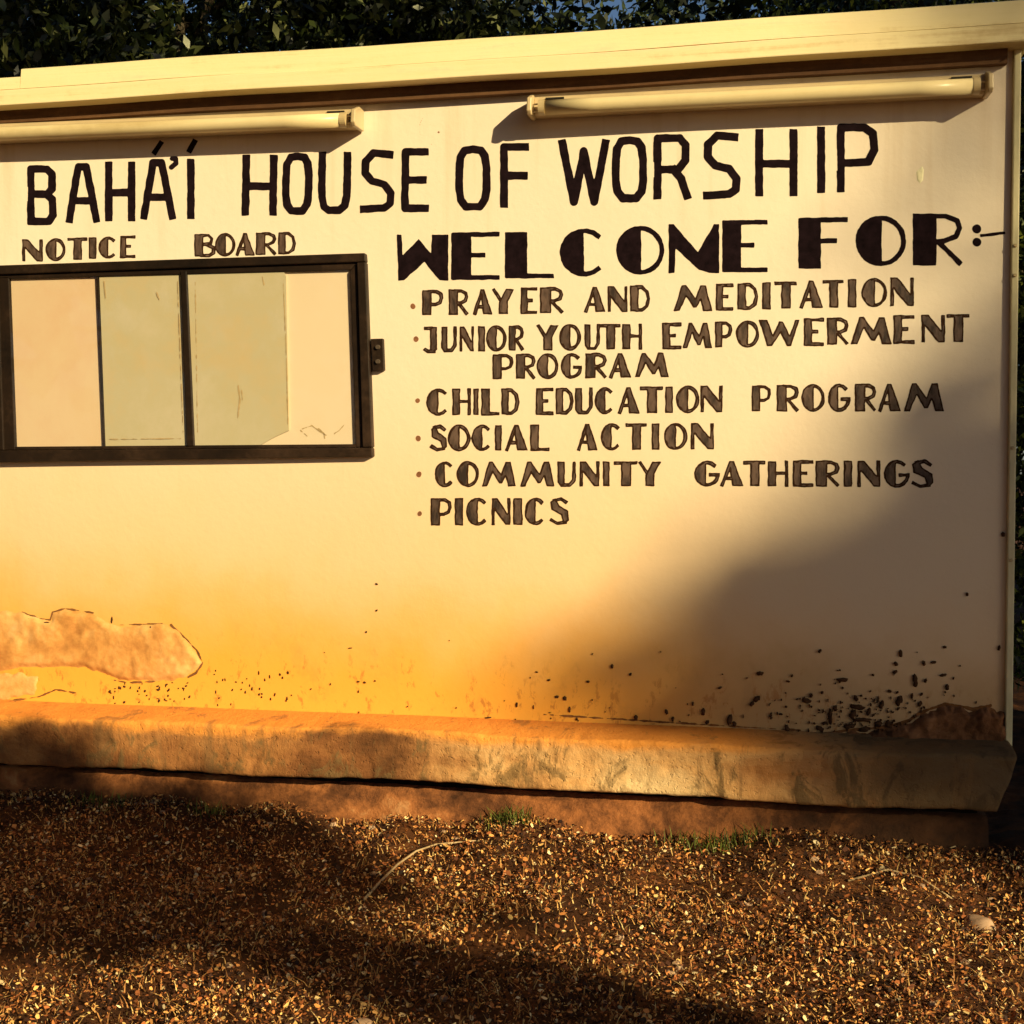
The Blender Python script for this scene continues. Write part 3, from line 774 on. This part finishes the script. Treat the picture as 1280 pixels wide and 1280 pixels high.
# outer frame members (outer rail, then a thin proud lip)
fr([(-60, 333.5), (456, 316), (457, 327), (-60, 345)])                       # top, outer
fr([(-60, 345.6), (446, 327.8), (438, 337.5), (-60, 350.5)], .0, .015)           # top, inner step
fr([(-60, 563.4), (465.2, 559.7), (465.6, 571), (-60, 579)])                      # bottom, outer
fr([(446, 328), (457, 327.4), (465.4, 559), (453, 559.2)], name='frame_stile')
fr([(437, 339), (445.6, 328), (452.6, 559), (444.4, 559.4)], .0, .015, 'frame_stile')
fr([(-2, 346), (11, 345.2), (19, 562.6), (5, 563)], .0, .015, 'frame_stile')
fr([(-60, 346.5), (-3, 346.2), (4.5, 562.8), (-60, 563)], .0, .022, 'frame_stile')
fr([(12, 558.4), (455, 555), (456, 559.2), (12, 562.6)], .0, .014, name='frame_rail', bw=.0015)
fr([(225, 339), (233, 338.6), (242.5, 557.6), (233, 558)], .0, .018, 'mullion')
fr([(120.2, 343), (122.2, 343), (131, 558), (128.9, 558)], .0, .0125, 'divider', bw=.0008)
v, f = prism_px([(-60, 340), (229, 338), (238, 561), (-60, 563)], -.002, .0045)
link('backing_board', mesh_np('back', v, f), M_back, nb)
M_back2 = rough_material('paler_backing_board', [(.76, .60, .44), (.78, .62, .46), (.78, .60, .44)], 3, (1, 1, 1), .7, .15, .003)
v, f = prism_px([(229.4, 338), (448, 330), (456, 560), (238.4, 561)], -.002, .0045)
link('backing_board', mesh_np('back', v, f), M_back2, nb, label='paler backing board right of the mullion')
def board_mark(pts, w, mat, off):
    xs_c = [p[0] for p in pts]; ys_c = [p[1] for p in pts]
    X, Y = np.meshgrid(np.arange(min(xs_c)-4, max(xs_c)+4, .7), np.arange(min(ys_c)-4, max(ys_c)+4, .7))
    r = contour(X, Y, stroke_sdf(X, Y, pts, w, False)+.5*fnoise(X, Y, 5), lambda a, b: W(a, b, off))
    if r is not None: link('mark', mesh_np('mark', r[0], r[1]), mat, nb)
M_mark = simple('faint_brown_stain', (.46, .32, .17), .2, 50, .9)
for pts, w in (([(378, 536), (390, 532), (398, 538), (408, 544)], .7), ([(398, 536), (405, 541), (406, 548)], .6), ([(418, 542), (424, 538), (431, 530)], .6), ([(376, 538), (384, 545)], .5)):
    board_mark(pts, w, M_mark, .0052)
for pts, w in (([(298, 482), (300, 500), (297, 522)], .9), ([(302, 488), (303, 500)], .6), ([(196, 366), (199, 374)], .9), ([(130, 352), (132, 372)], .6), ([(222, 350), (229, 540)], .45), ([(244, 352), (247, 540)], .4), ([(137, 549), (226, 548)], .45), ([(328, 346), (330, 356)], .8), ([(354, 350), (357.5, 430), (360, 530)], .6)):
    board_mark(pts, w, M_mark, .0112)
v, f = prism_px([(124, 342), (226.5, 339), (234.5, 557), (132, 558.5)], .006, .0095)
link('sheet', mesh_np('sheet', v, f), M_sheet, nb, label='pale green sheet left of the mullion')
v, f = prism_px([(233.5, 339), (352, 335), (357.5, 345), (361, 538), (348, 544), (338, 549), (326, 556), (243, 558)], .006, .0105)
link('sheet', mesh_np('sheet', v, f), M_sheet, nb, label='pale green sheet right of the mullion with a torn lower corner')
gm = bpy.data.materials.new('clear_glass'); gm.use_nodes = True
gt = gm.node_tree; gt.nodes.remove(gt.nodes['Principled BSDF'])
g1 = gt.nodes.new('ShaderNodeBsdfTransparent'); g1.inputs[0].default_value = (.97, .98, .96, 1)
g2 = gt.nodes.new('ShaderNodeBsdfGlossy'); g2.inputs['Roughness'].default_value = .03
g3 = gt.nodes.new('ShaderNodeFresnel'); g3.inputs[0].default_value = 1.5
g4 = gt.nodes.new('ShaderNodeMixShader')
gt.links.new(g3.outputs[0], g4.inputs[0]); gt.links.new(g1.outputs[0], g4.inputs[1]); gt.links.new(g2.outputs[0], g4.inputs[2])
gt.links.new(g4.outputs[0], gt.nodes['Material Output'].inputs[0])
for pts, dep in (([(8, 349), (226, 342), (234.5, 558), (17, 560)], .0138), ([(232.6, 341.5), (438, 337), (445.5, 556.5), (241.6, 558)], .0138)):
    P4 = W([p[0] for p in pts], [p[1] for p in pts], dep)
    link('glass_pane', mesh_np('pane', P4, [(0, 1, 2, 3)]), gm, nb)
# hinge / hasp on the right
hp = fr([(463, 423.5), (478.5, 423), (480, 463), (465.5, 464)], .0, .016, 'hasp', M_wood, .002)
for cy in (434, 452):
    c = w1(472.5, cy, .016)
    v, f = tube_vf([(c[0], c[1]+.002, c[2]), (c[0], c[1]-.006, c[2])], [.0075, .006], 12)
    link('screw_head', merge([(v, f)]), M_screw, hp)
    
# ------------------------------------------------------------------ tube lights
def tube_light(ax, ay, bx, by, label, hh=.030, tr_=.0195, endgap=.02):
    A = w1(ax, ay, .06); B = w1(bx, by, .06)
    root = thing('tube_light', (float((A[0]+B[0])/2), D, float((A[2]+B[2])/2)), label, 'lamp', 'tube lights under the coping')
    d = (B-A); L = np.linalg.norm(d); d /= L
    up = np.array([-d[2], 0, d[0]])
    def P(s, yy, zz):             # s along, yy out from wall, zz up
        p = A + d*s + up*zz; p[1] = D-yy; return p
    # channel housing
    prof = [(.0, .034), (.030, .034), (.039, .026), (.039, -.012), (.030, -.018), (.0, -.018)]
    V = [P(s, y, z) for s in (0.012, L-0.012) for (y, z) in prof]
    k = len(prof)
    Fc = [(j, (j+1) % k, k+(j+1) % k, k+j) for j in range(k)]+[tuple(range(k))[::-1], tuple(range(k, 2*k))]
    h = link('housing', mesh_np('housing', V, Fc), M_enamel, root); bevel(h, .003)
    # tube
    v, f = tube_vf([P(s, .062, -.006) for s in np.linspace(.045, L-.045, 9)], [tr_]*9, 24)
    t = link('tube', merge([(v, f)]), M_tube, root, smooth=True)
    for s0, s1 in ((.030, .047), (L-.047, L-.030)):
        v, f = tube_vf([P(s0, .062, -.006), P(s1, .062, -.006)], [tr_+.0012]*2, 24)
        link('end_cap', merge([(v, f)]), M_metal, t)
    for s0, s1 in ((0.0, .013), (L-.013, L)):
        V = [P(s, y, z) for s in (s0, s1) for (y, z) in ((.0, .036), (.040, .036), (.080, .018), (.085, -.018), (.076, -.027), (.0, -.022))]
        Fc = [(j, (j+1) % 6, 6+(j+1) % 6, 6+j) for j in range(6)]+[tuple(range(6))[::-1], tuple(range(6, 12))]
        ho = link('lamp_holder', mesh_np('holder', V, Fc), M_enamel, root); bevel(ho, .003)
    for s in (.014, L-.029):
        for zz in (.004, -.016):
            v, f = tube_vf([P(s, .062, zz), P(s+.016, .062, zz)], [.0022]*2, 8)
            link('contact_pin', merge([(v, f)]), M_metal, root)
    for s in (.045, L-.095):
        for zz in (.026, .018):
            V = [P(s+a, y, z) for a in (0, .05) for (y, z) in ((.038, zz), (.044, zz), (.044, zz-.004), (.038, zz-.004))]
            Fc = [(j, (j+1) % 4, 4+(j+1) % 4, 4+j) for j in range(4)]+[(3, 2, 1, 0), (4, 5, 6, 7)]
            link('spring_clip', mesh_np('clip', V, Fc), M_dark, root)
    return root
tube_light(660, 133, 1240, 104, 'fluorescent tube lamp on the right, over the words OF WORSHIP')
tube_light(-120, 170, 447, 147, "fluorescent tube lamp at the left edge, over the words BAHÁ'Í HOUSE")

# ------------------------------------------------------------------ ground cover in front of the wall
def scatter(n, x0, x1, y0, y1):
    x = rng.uniform(x0, x1, n); y = rng.uniform(y0, y1, n)
    # thinner and thicker patches of litter with soil showing between
    keep = (y < D-PR+.045) & (rng.uniform(0, 1, n) < np.clip(.85+.55*fnoise(x, y, .16), .25, 1))
    x = x[keep]; y = y[keep]
    return x, y, gheight(x, y)
def rotm(n, tilt):
    az = rng.uniform(0, 2*np.pi, n); ti = rng.normal(0, tilt, n); sp = rng.uniform(0, 2*np.pi, n)
    ca, sa, ct, st, cs, ss = np.cos(az), np.sin(az), np.cos(ti), np.sin(ti), np.cos(sp), np.sin(sp)
    u = np.stack([cs*ca*ct-ss*sa, cs*sa*ct+ss*ca, -cs*st], -1)
    v = np.stack([-ss*ca*ct-cs*sa, -ss*sa*ct+cs*ca, ss*st], -1)
    w = np.cross(u, v)
    return u, v, w
def flakes(n, area, smin, smax, tilt, lift, asp=.55):
    x, y, z = scatter(n, *area); n = len(x)
    s = (smin+(smax-smin)*rng.uniform(0, 1, n)**1.5)[:, None]*rng.uniform(.6, 1.2, n)[:, None]
    u, v, w = rotm(n, tilt)
    c = np.stack([x, y, z+lift*rng.uniform(.2, 1, n)], -1)
    cu = rng.uniform(-.35, .45, n)[:, None]*s
    asp = rng.uniform(.12, .75, n)[:, None]
    j = lambda a, b: rng.uniform(a, b, n)[:, None]
    p0 = c-u*s*j(.8, 1); p3 = c+u*s*j(.7, 1)+w*cu
    p1 = c-u*s*j(.2, .6)+v*s*asp*j(.5, 1.1)+w*cu*j(.2, 1); p2 = c+u*s*j(.2, .6)+v*s*asp*j(.5, 1.1)+w*cu*j(.2, 1)
    p4 = c+u*s*j(.2, .6)-v*s*asp*j(.5, 1.1)+w*cu*j(.2, 1); p5 = c-u*s*j(.2, .6)-v*s*asp*j(.5, 1.1)+w*cu*j(.2, 1)
    V = np.stack([p0, p1, p2, p3, p4, p5], 1).reshape(-1, 3)
    k = 6*np.arange(n)[:, None]
    return V, np.concatenate([np.concatenate([k, k+1, k+2, k+3], 1), np.concatenate([k, k+3, k+4, k+5], 1)], 0)
area = (-2.9, 1.5, 1.55, D)
V, q = flakes(230000, area, .0020, .0080, 1.5, .019)
V2, q2 = flakes(500, area, .008, .015, .8, .018)
V = np.vstack([V, V2]); q = np.vstack([q, q2+len(V)-len(V2)])
link('leaf_litter', mesh_np('litter', V, q), M_litter, kind='stuff', label='dry brown leaf litter and wood crumbs covering the soil', cat='leaf litter')
def blades(n, area, hmin, hmax, w, lean):
    x, y, z = scatter(n, *area); n = len(x)
    az = rng.uniform(0, 2*np.pi, n); h = rng.uniform(hmin, hmax, n)
    le = rng.uniform(.2, lean, n)*h
    dx, dy = np.cos(az), np.sin(az)
    px, py = -dy*w, dx*w
    a = np.stack([x-px, y-py, z-.004], -1); b = np.stack([x+px, y+py, z-.004], -1)
    c = np.stack([x+px*.7+dx*le*.4, y+py*.7+dy*le*.4, z+h*.6], -1); d = np.stack([x-px*.7+dx*le*.4, y-py*.7+dy*le*.4, z+h*.6], -1)
    e = np.stack([x+dx*le, y+dy*le, z+h], -1)
    V = np.stack([a, b, c, d, e], 1).reshape(-1, 3)
    k = 5*np.arange(n)[:, None]
    q = [tuple(r) for r in np.concatenate([k, k+1, k+2, k+3], 1).tolist()]
    t = [tuple(r) for r in np.concatenate([k+3, k+2, k+4], 1).tolist()]
    return V, q+t
V, q = blades(22000, area, .006, .024, .0015, 2.2)
link('dry_grass', mesh_np('drygrass', V, q), M_grass, kind='stuff', label='short dry straw coloured grass in front of the plinth', cat='grass')
# a little green grass growing by the plinth
def tuft_patch(cx, cy, r, n):
    x = rng.normal(cx, r, n); y = np.minimum(rng.normal(cy, r*.5, n), D-PR+.02)
    return x, y
xs_, ys_ = [], []
for (cx, n, r) in ((-.60, 160, .03), (-.10, 110, .05), (-1.75, 60, .05), (.02, 60, .04), (-1.45, 40, .03)):
    a_, b_ = tuft_patch(cx, D-PR+.0, r, n); xs_.append(a_); ys_.append(b_)
_sc = scatter
def scatter(n, *a):
    x = np.concatenate(xs_); y = np.concatenate(ys_); return x, y, gheight(x, y)
V, q = blades(0, area, .015, .05, .0016, 1.2)
link('green_grass', mesh_np('greengrass', V, q), M_green, kind='stuff', label='small green grass tufts against the plinth', cat='grass')
scatter = _sc

def stone_vf(c, r, sq=.6):
    u = 8; v = 5; V = []
    ph = rng.uniform(0, 6, 3)
    for j in range(1, v):
        t = math.pi*j/v
        for i in range(u):
            p = 2*math.pi*i/u
            s = r*(1+.18*math.sin(2*p+ph[0])+.14*math.sin(3*t+ph[1])+.08*rng.normal())
            V.append((c[0]+s*math.sin(t)*math.cos(p), c[1]+s*.8*math.sin(t)*math.sin(p), c[2]+s*sq*math.cos(t)))
    Fc = [(j*u+i, (j+1)*u+i, (j+1)*u+(i+1) % u, j*u+(i+1) % u) for j in range(v-2) for i in range(u)]
    Fc.append(tuple(range(u))); Fc.append(tuple(range((v-2)*u, (v-1)*u))[::-1])
    return V, Fc
pb = []
x, y, z = scatter(420, *area)
for a_, b_, c_ in zip(x, y, z):
    pb.append(stone_vf((a_, b_, c_+.002), rng.uniform(.004, .011)))
link('pebbles', merge(pb), M_stone, kind='stuff', label='small pinkish pebbles scattered over the soil', cat='pebbles')

def G(px, py, zz=0.0):
    d = R_*(px-640)/F - U_*(py-640)/F + _f
    s = (zz-EYE)/d[2]; p = d*s; p[2] = zz
    return p
for (px, py, r, lab) in ((1224, 1150, .040, 'pale flat stone lying at the right on the dry ground'), (1008, 1062, .030, 'rounded stone lying against the foot of the plinth'),
                         (452, 1262, .020, 'small stone in the shaded strip at the bottom')):
    p = G(px, py); p[2] = float(gheight(p[0], p[1]))+r*.25
    v, f = stone_vf(p, r, .55)
    o = link('stone', merge([(v, f)]), M_stone, smooth=True, label=lab, cat='stone')
    m = o.modifiers.new('sub', 'SUBSURF'); m.levels = 1; m.render_levels = 2
def twig(pts, r, label):
    P = []
    for (px, py, h) in pts:
        p = G(px, py); p[2] = float(gheight(p[0], p[1]))+h; P.append(p)
    v, f = tube_vf(P, [r*(1-.5*i/len(P)) for i in range(len(P))], 8)
    link('twig', merge([(v, f)]), M_stick, smooth=True, label=label, cat='twig')
M_stick = simple('dry_twig', (.40, .28, .15), .3, 50, .8)
twig([(455, 1118, .005), (475, 1100, .015), (497, 1083, .02), (520, 1072, .02), (545, 1065, .012), (600, 1068, .006)], .0035, 'thin bent dry twig lying on the litter near the middle')
twig([(622, 1046, .01), (640, 1036, .02), (650, 1030, .03)], .003, 'short dark stick leaning on the foot of the plinth')
twig([(1060, 1110, .006), (1110, 1104, .012), (1150, 1112, .012), (1190, 1126, .006)], .003, 'curved dry twig on the sunlit ground at the right')

# ------------------------------------------------------------------ trees
def leaf_cloud(P, size, asp=.42, droop=.6):
    n = len(P)
    s = (rng.uniform(.6, 1.25, n)*size)[:, None]
    az = rng.uniform(0, 2*np.pi, n); ti = rng.normal(-droop*.6, .7, n)
    u = np.stack([np.cos(az)*np.cos(ti), np.sin(az)*np.cos(ti), np.sin(ti)], -1)
    a2 = rng.normal(size=(n, 3)); v = np.cross(u, a2); v /= np.linalg.norm(v, axis=1)[:, None]
    w = np.cross(u, v)
    a = P; b = P+u*s*.45+v*s*asp*.5+w*s*.06; c = P+u*s; d = P+u*s*.45-v*s*asp*.5+w*s*.06
    V = np.stack([a, b, c, d], 1).reshape(-1, 3)
    return V, np.arange(4*n).reshape(-1, 4)
def clump_points(centres, radii, n, flat=.75):
    k = rng.choice(len(centres), n, p=np.array(radii)**2/np.sum(np.array(radii)**2))
    d = rng.normal(size=(n, 3)); d /= np.linalg.norm(d, axis=1)[:, None]
    r = np.array(radii)[k]*rng.uniform(.35, 1.05, n)**.5
    d[:, 2] *= flat
    return np.array(centres)[k]+d*r[:, None]
def limbs(base, top, r0, targets):
    mid = base+(top-base)*.5+np.array([rng.normal(0, .08), rng.normal(0, .08), 0])
    parts = [tube_vf([base+np.array([0, 0, -.1]), base+np.array([0, 0, .15]), mid, top], [r0*1.35, r0, r0*.75, r0*.45], 10)]
    for t in targets:
        s = rng.uniform(.35, .95)
        st = base+(top-base)*s
        m2 = (st+t)/2+np.array([0, 0, .12*np.linalg.norm(t-st)])
        parts.append(tube_vf([st, m2, t], [r0*.38, r0*.25, r0*.08], 7))
    return merge(parts)
def tree(name, base, height, crown_c, crown_r, nclump, clump_r, nleaf, leaf, mat, label, cat, group=None, squash=1.0, trunk_r=.12, bias=None):
    base = np.array(base, float); crown_c = np.array(crown_c, float)
    root = thing(name, tuple(base), label, cat, group)
    cs = []; rs = []
    for i in range(nclump):
        d = rng.normal(size=3); d /= np.linalg.norm(d); rr = rng.uniform(.3, 1.0)**.6
        c = crown_c+d*np.array([crown_r[0], crown_r[1], crown_r[2]])*rr
        if c[2] < .25: c[2] = .25+rng.uniform(0, .3)
        cs.append(c); rs.append(clump_r*rng.uniform(.6, 1.3))
    P = clump_points(cs, rs, nleaf)
    P = P[P[:, 2] > .03]
    V, q = leaf_cloud(P, leaf)
    link('crown', mesh_np('crown', V, q), mat, root)
    top = crown_c+np.array([0, 0, crown_r[2]*.6])
    link('trunk', limbs(base, top, trunk_r, [cs[i] for i in range(min(14, nclump))]), M_bark, root, smooth=True)
    return root
bg = 'trees standing behind the wall'
tree('broadleaf_tree', (-2.9, 5.6, 0), 4, (-2.6, 5.3, 2.7), (1.5, .8, 1.2), 46, .34, 30000, .068, M_leafA, 'broad leaved tree with pale lit leaves behind the left end of the wall', 'tree', bg, trunk_r=.045)
tree('broadleaf_tree', (-1.7, 6.3, 0), 4, (-1.7, 6.1, 2.9), (1.0, .8, 1.3), 36, .32, 22000, .062, M_leafA, 'broad leaved tree with sparse lit leaves behind the middle of the wall', 'tree', bg, trunk_r=.10)
tree('fine_leaved_tree', (1.2, 7.2, 0), 5, (1.0, 7.0, 3.0), (1.3, .9, 1.5), 40, .33, 18000, .05, M_leafC, 'fine leaved green tree behind the right half of the wall', 'tree', bg, trunk_r=.10)
tree('leafy_shrub', (1.45, 5.1, 0), 2.8, (1.32, 5.0, 1.3), (.50, .5, 1.3), 46, .28, 26000, .045, M_leafC, 'tall yellow green shrub beside the right edge of the wall', 'shrub', trunk_r=.04)
rear = 'dark trees further back behind the wall'
for i, (x, y, lab) in enumerate(((-1.3, 14.0, 'looser dark tree far back behind the right lamp end'), (-4.9, 13.2, 'dark dense tree seen far back between its two left neighbours'), (2.3, 13.6, 'dark dense tree far back behind the right edge of the wall'), (-6.4, 10.5, 'dark dense tree far behind the left end of the wall'), (-3.5, 11.0, 'dark dense tree far behind the left lamp'),
                                 (.9, 11.5, 'dark dense tree far behind the gap between the lamps'), (4.2, 10.2, 'dark dense tree far behind the right lamp'), (6.9, 9.5, 'dark dense tree far right beyond the wall edge'))):
    tree('dense_tree', (x, y, 0), 7, (x, y, 3.6), (2.0, 1.4, 3.0), 60, .75, 17000, .16, M_leafB, lab, 'tree', rear, trunk_r=.18)

# two unseen trees, crowns shaped to cast the shade on wall and ground
def seg_d(u, v, pts):
    f = np.full(u.shape, 1e9)
    for (a, b, ra, rb) in pts:
        dx, dy = b[0]-a[0], b[1]-a[1]
        t = np.clip(((u-a[0])*dx+(v-a[1])*dy)/(dx*dx+dy*dy), 0, 1)
        f = np.minimum(f, np.hypot(u-a[0]-t*dx, v-a[1]-t*dy)/(ra+(rb-ra)*t))
    return f
bv = np.array([-1.30, -1.15, -1.02, -.90, -.80, -.63, -.45, -.25, .10, .40, .80, 1.15, 1.35, 1.55, 1.8, 99])
bu = np.array([1.40, .45, .18, .00, -.30, -.72, -.62, -.42, -.02, .08, -.12, -.25, -.1, -.6, -3.6, -3.8])
bw = np.array([.3, .3, .3, .3, .3, .42, .58, .78, .88, 1.0, 1.6, 1.8, 1.3, .5, .3, .3])
def tau(o): return -np.log(1-.965*np.clip(o, 0, 1))/3.35
def dens_right(u, v):
    d = u-np.interp(v, bv, bu)
    r = np.clip(d/np.interp(v, bv, bw), 0, 1); r = r*r*(3-2*r)
    far = np.clip((8.5-u)/2, 0, 1)*np.clip((7.5-v)/2, 0, 1)*np.clip((v+1.35)/.2, 0, 1)
    hole = np.clip((np.hypot(u-4.2, v-1.5)-1.1)/.3, 0, 1)
    thin = 1-.78*np.clip((v-2.0)/.3, 0, 1)
    glow = 1-.13*np.exp(-((u-.55)/.28)**2-((v+.50)/.16)**2)
    return tau(r*far*hole*thin*glow)
def dens_left(u, v):
    t = np.maximum((-EYE-v)/SZ, 0.0)           # where the shade reaches the ground
    X = u+t*SX; Y = D-t
    d = np.stack([X, Y, np.full(X.shape, -EYE)], -1)
    z = d@_f
    gxp = 640+F*(d@R_)/z; gyp = 640-F*(d@U_)/z
    line = [((-300, 1060), (0, 1080), 90, 88), ((0, 1080), (150, 1100), 88, 66), ((150, 1100), (300, 1146), 60, 36), ((300, 1148), (450, 1200), 30, 32),
            ((450, 1200), (600, 1238), 32, 36), ((600, 1238), (760, 1268), 36, 34), ((760, 1268), (930, 1300), 34, 24)]
    a = seg_d(gxp, gyp, line)
    o = np.clip((1.5-a)/.5, 0, 1)*(v < -EYE-.02)
    # the part that reaches the plinth at the left
    b = np.clip((-1.88-u)/.25, 0, 1)*np.clip((-.80-v)/.06, 0, 1)*np.clip((v+1.25)/.1, 0, 1)
    # leaves added as a veil to darken the ground between
    veil = .88*np.clip((-1.25-u)/.5, 0, 1)*np.clip((-.92-v)/.05, 0, 1)*np.clip((v+1.45)/.15, 0, 1)
    return tau(np.clip(np.maximum(np.maximum(o, b), veil), 0, 1))
def unseen_shade_tree(name, dens, box, rho, leaf, trunk_u, t0, t1, label, limb_uv):
    tm = (t0+t1)/2
    def at(u, v, t): return np.array([u+t*SX, D+t*SY, EYE+v+t*SZ])
    base = at(trunk_u, 0, tm); base[2] = 0
    root = thing(name, tuple(base), label, 'tree', 'trees across the clearing in front of the wall')
    n = int(rho*(box[1]-box[0])*(box[3]-box[2]))
    u = rng.uniform(box[0], box[1], n); v = rng.uniform(box[2], box[3], n)
    k = rng.uniform(size=n) < dens(u, v)
    u = u[k]; v = v[k]
    t = rng.uniform(t0, t1, len(u))
    P = np.stack([u+t*SX, D+t*SY, EYE+v+t*SZ], -1)
    V, q = leaf_cloud(P, leaf, .8)
    link('crown', mesh_np('crown', V, q), M_leafB, root)
    parts = []
    top = at(trunk_u, 3.0 if tm > 9 else .9, tm)
    tr0 = .30 if tm > 9 else .09
    parts.append(tube_vf([base, base*.6+top*.4+np.array([.2, .1, 0])*tr0*3, top], [tr0, tr0*.7, tr0*.33], 12))
    for (lu, lv) in limb_uv:
        e = at(lu, lv, tm+rng.uniform(-1, 1)); s = base+(top-base)*rng.uniform(.45, .9)
        parts.append(tube_vf([s, (s+e)/2+np.array([0, 0, 1.3*tr0]), e], [tr0*.3, tr0*.2, tr0*.07], 8))
    link('trunk', merge(parts), M_bark, root, smooth=True)
unseen_shade_tree('unseen_shade_tree', dens_right, (-3.8, 8.6, -1.4, 7.6), 520, .20, 5.2, 13, 17, 'unseen large tree across the clearing on the right, crown shaped to cast shade', [(1.5, .2), (1.2, -.5), (2.5, 3), (0, 4), (7, 2), (4, 5)])
unseen_shade_tree('unseen_shade_tree', dens_left, (-4.6, -.9, -2.1, -.75), 7000, .070, -5.4, 4.2, 5.2, 'unseen small tree behind the viewer, low bough shaped to shade the ground', [(-2.4, -1.4), (-2.8, -1.05), (-3.4, -1.2)])

# unseen trees added round the clearing to block sky light; low sun passes between
def lets_sun(P):
    t = (D-P[:, 1]); u = P[:, 0]-t*SX; v = P[:, 2]-EYE-t*SZ
    free = (t > -.5) & (v < 1.75+.6*(u > 3)) & (u > -4.3) & (u < 5.4)
    window = (v > 2.1) & (v < 5.0) & (u > -1.5) & (u < 6.5) & (rng.uniform(0, 1, len(P)) < .75)
    return ~(free | window)
for i, (bx, by, cx, cy, cz, rx, ry, rz, lab) in enumerate((
        (-6.5, -1.5, -4.5, -1.0, 6.0, 4.0, 4.0, 4.5, 'unseen tree added to block the sky, left of the clearing'),
        (-3.5, -7.5, -3.0, -6.0, 6.5, 4.5, 4.0, 5.5, 'unseen tree added to block the sky, behind the viewer on the left'),
        (1.5, -13.0, 1.5, -10.5, 7.0, 5.0, 3.5, 6.5, 'unseen tree added to block the sky, straight behind the viewer'),
        (7.5, .5, 5.8, .5, 7.0, 4.2, 4.0, 4.5, 'unseen tree added to block the sky, right of the clearing'),
        (-9.0, 3.5, -7.5, 3.0, 5.0, 3.0, 4.0, 4.5, 'unseen tree added to block the sky, beyond the left end of the wall'),
        (9.5, 5.0, 7.5, 4.5, 5.0, 3.0, 3.5, 4.5, 'unseen tree added to block the sky, on the right beyond the wall'),
        (.5, -3.5, .2, -2.0, 9.5, 5.5, 5.0, 2.6, 'unseen tree added to block the sky over the clearing'))):
    base = np.array([bx, by, 0.0])
    root = thing('sky_block_tree', tuple(base), lab, 'tree', 'added sky-blocking trees round the clearing')
    n = 5200 if bx != .5 else 1800
    d = rng.normal(size=(n, 3)); d /= np.linalg.norm(d, axis=1)[:, None]
    P = np.array([cx, cy, cz])+d*np.array([rx, ry, rz])*(rng.uniform(.45, 1, n)[:, None])
    P = P[(P[:, 2] > .4) & lets_sun(P)]
    # keep clear of the viewer and of what the viewer sees
    P = P[~((np.abs(P[:, 0]) < 3.2) & (P[:, 1] > -2) & (P[:, 2] < 4.2))]
    P = P[~((P[:, 1] > .5) & (P[:, 2] < 1.3+.55*np.maximum(P[:, 1], 0)) & (np.abs(P[:, 0]+.4) < 1.2+.62*P[:, 1]))]
    V, q = leaf_cloud(P, .34, .9)
    link('crown', mesh_np('crown', V, q), M_leafB, root)
    if bx == .5: base[0] = -4.6; root.location = tuple(base)
    tr_ = tube_vf([base-np.array([0, 0, .1]), base*.5+np.array([cx, cy, cz])*.5, np.array([cx, cy, cz+rz*.5])], [.28, .2, .08], 10)
    link('trunk', merge([tr_]), M_bark, root, smooth=True)
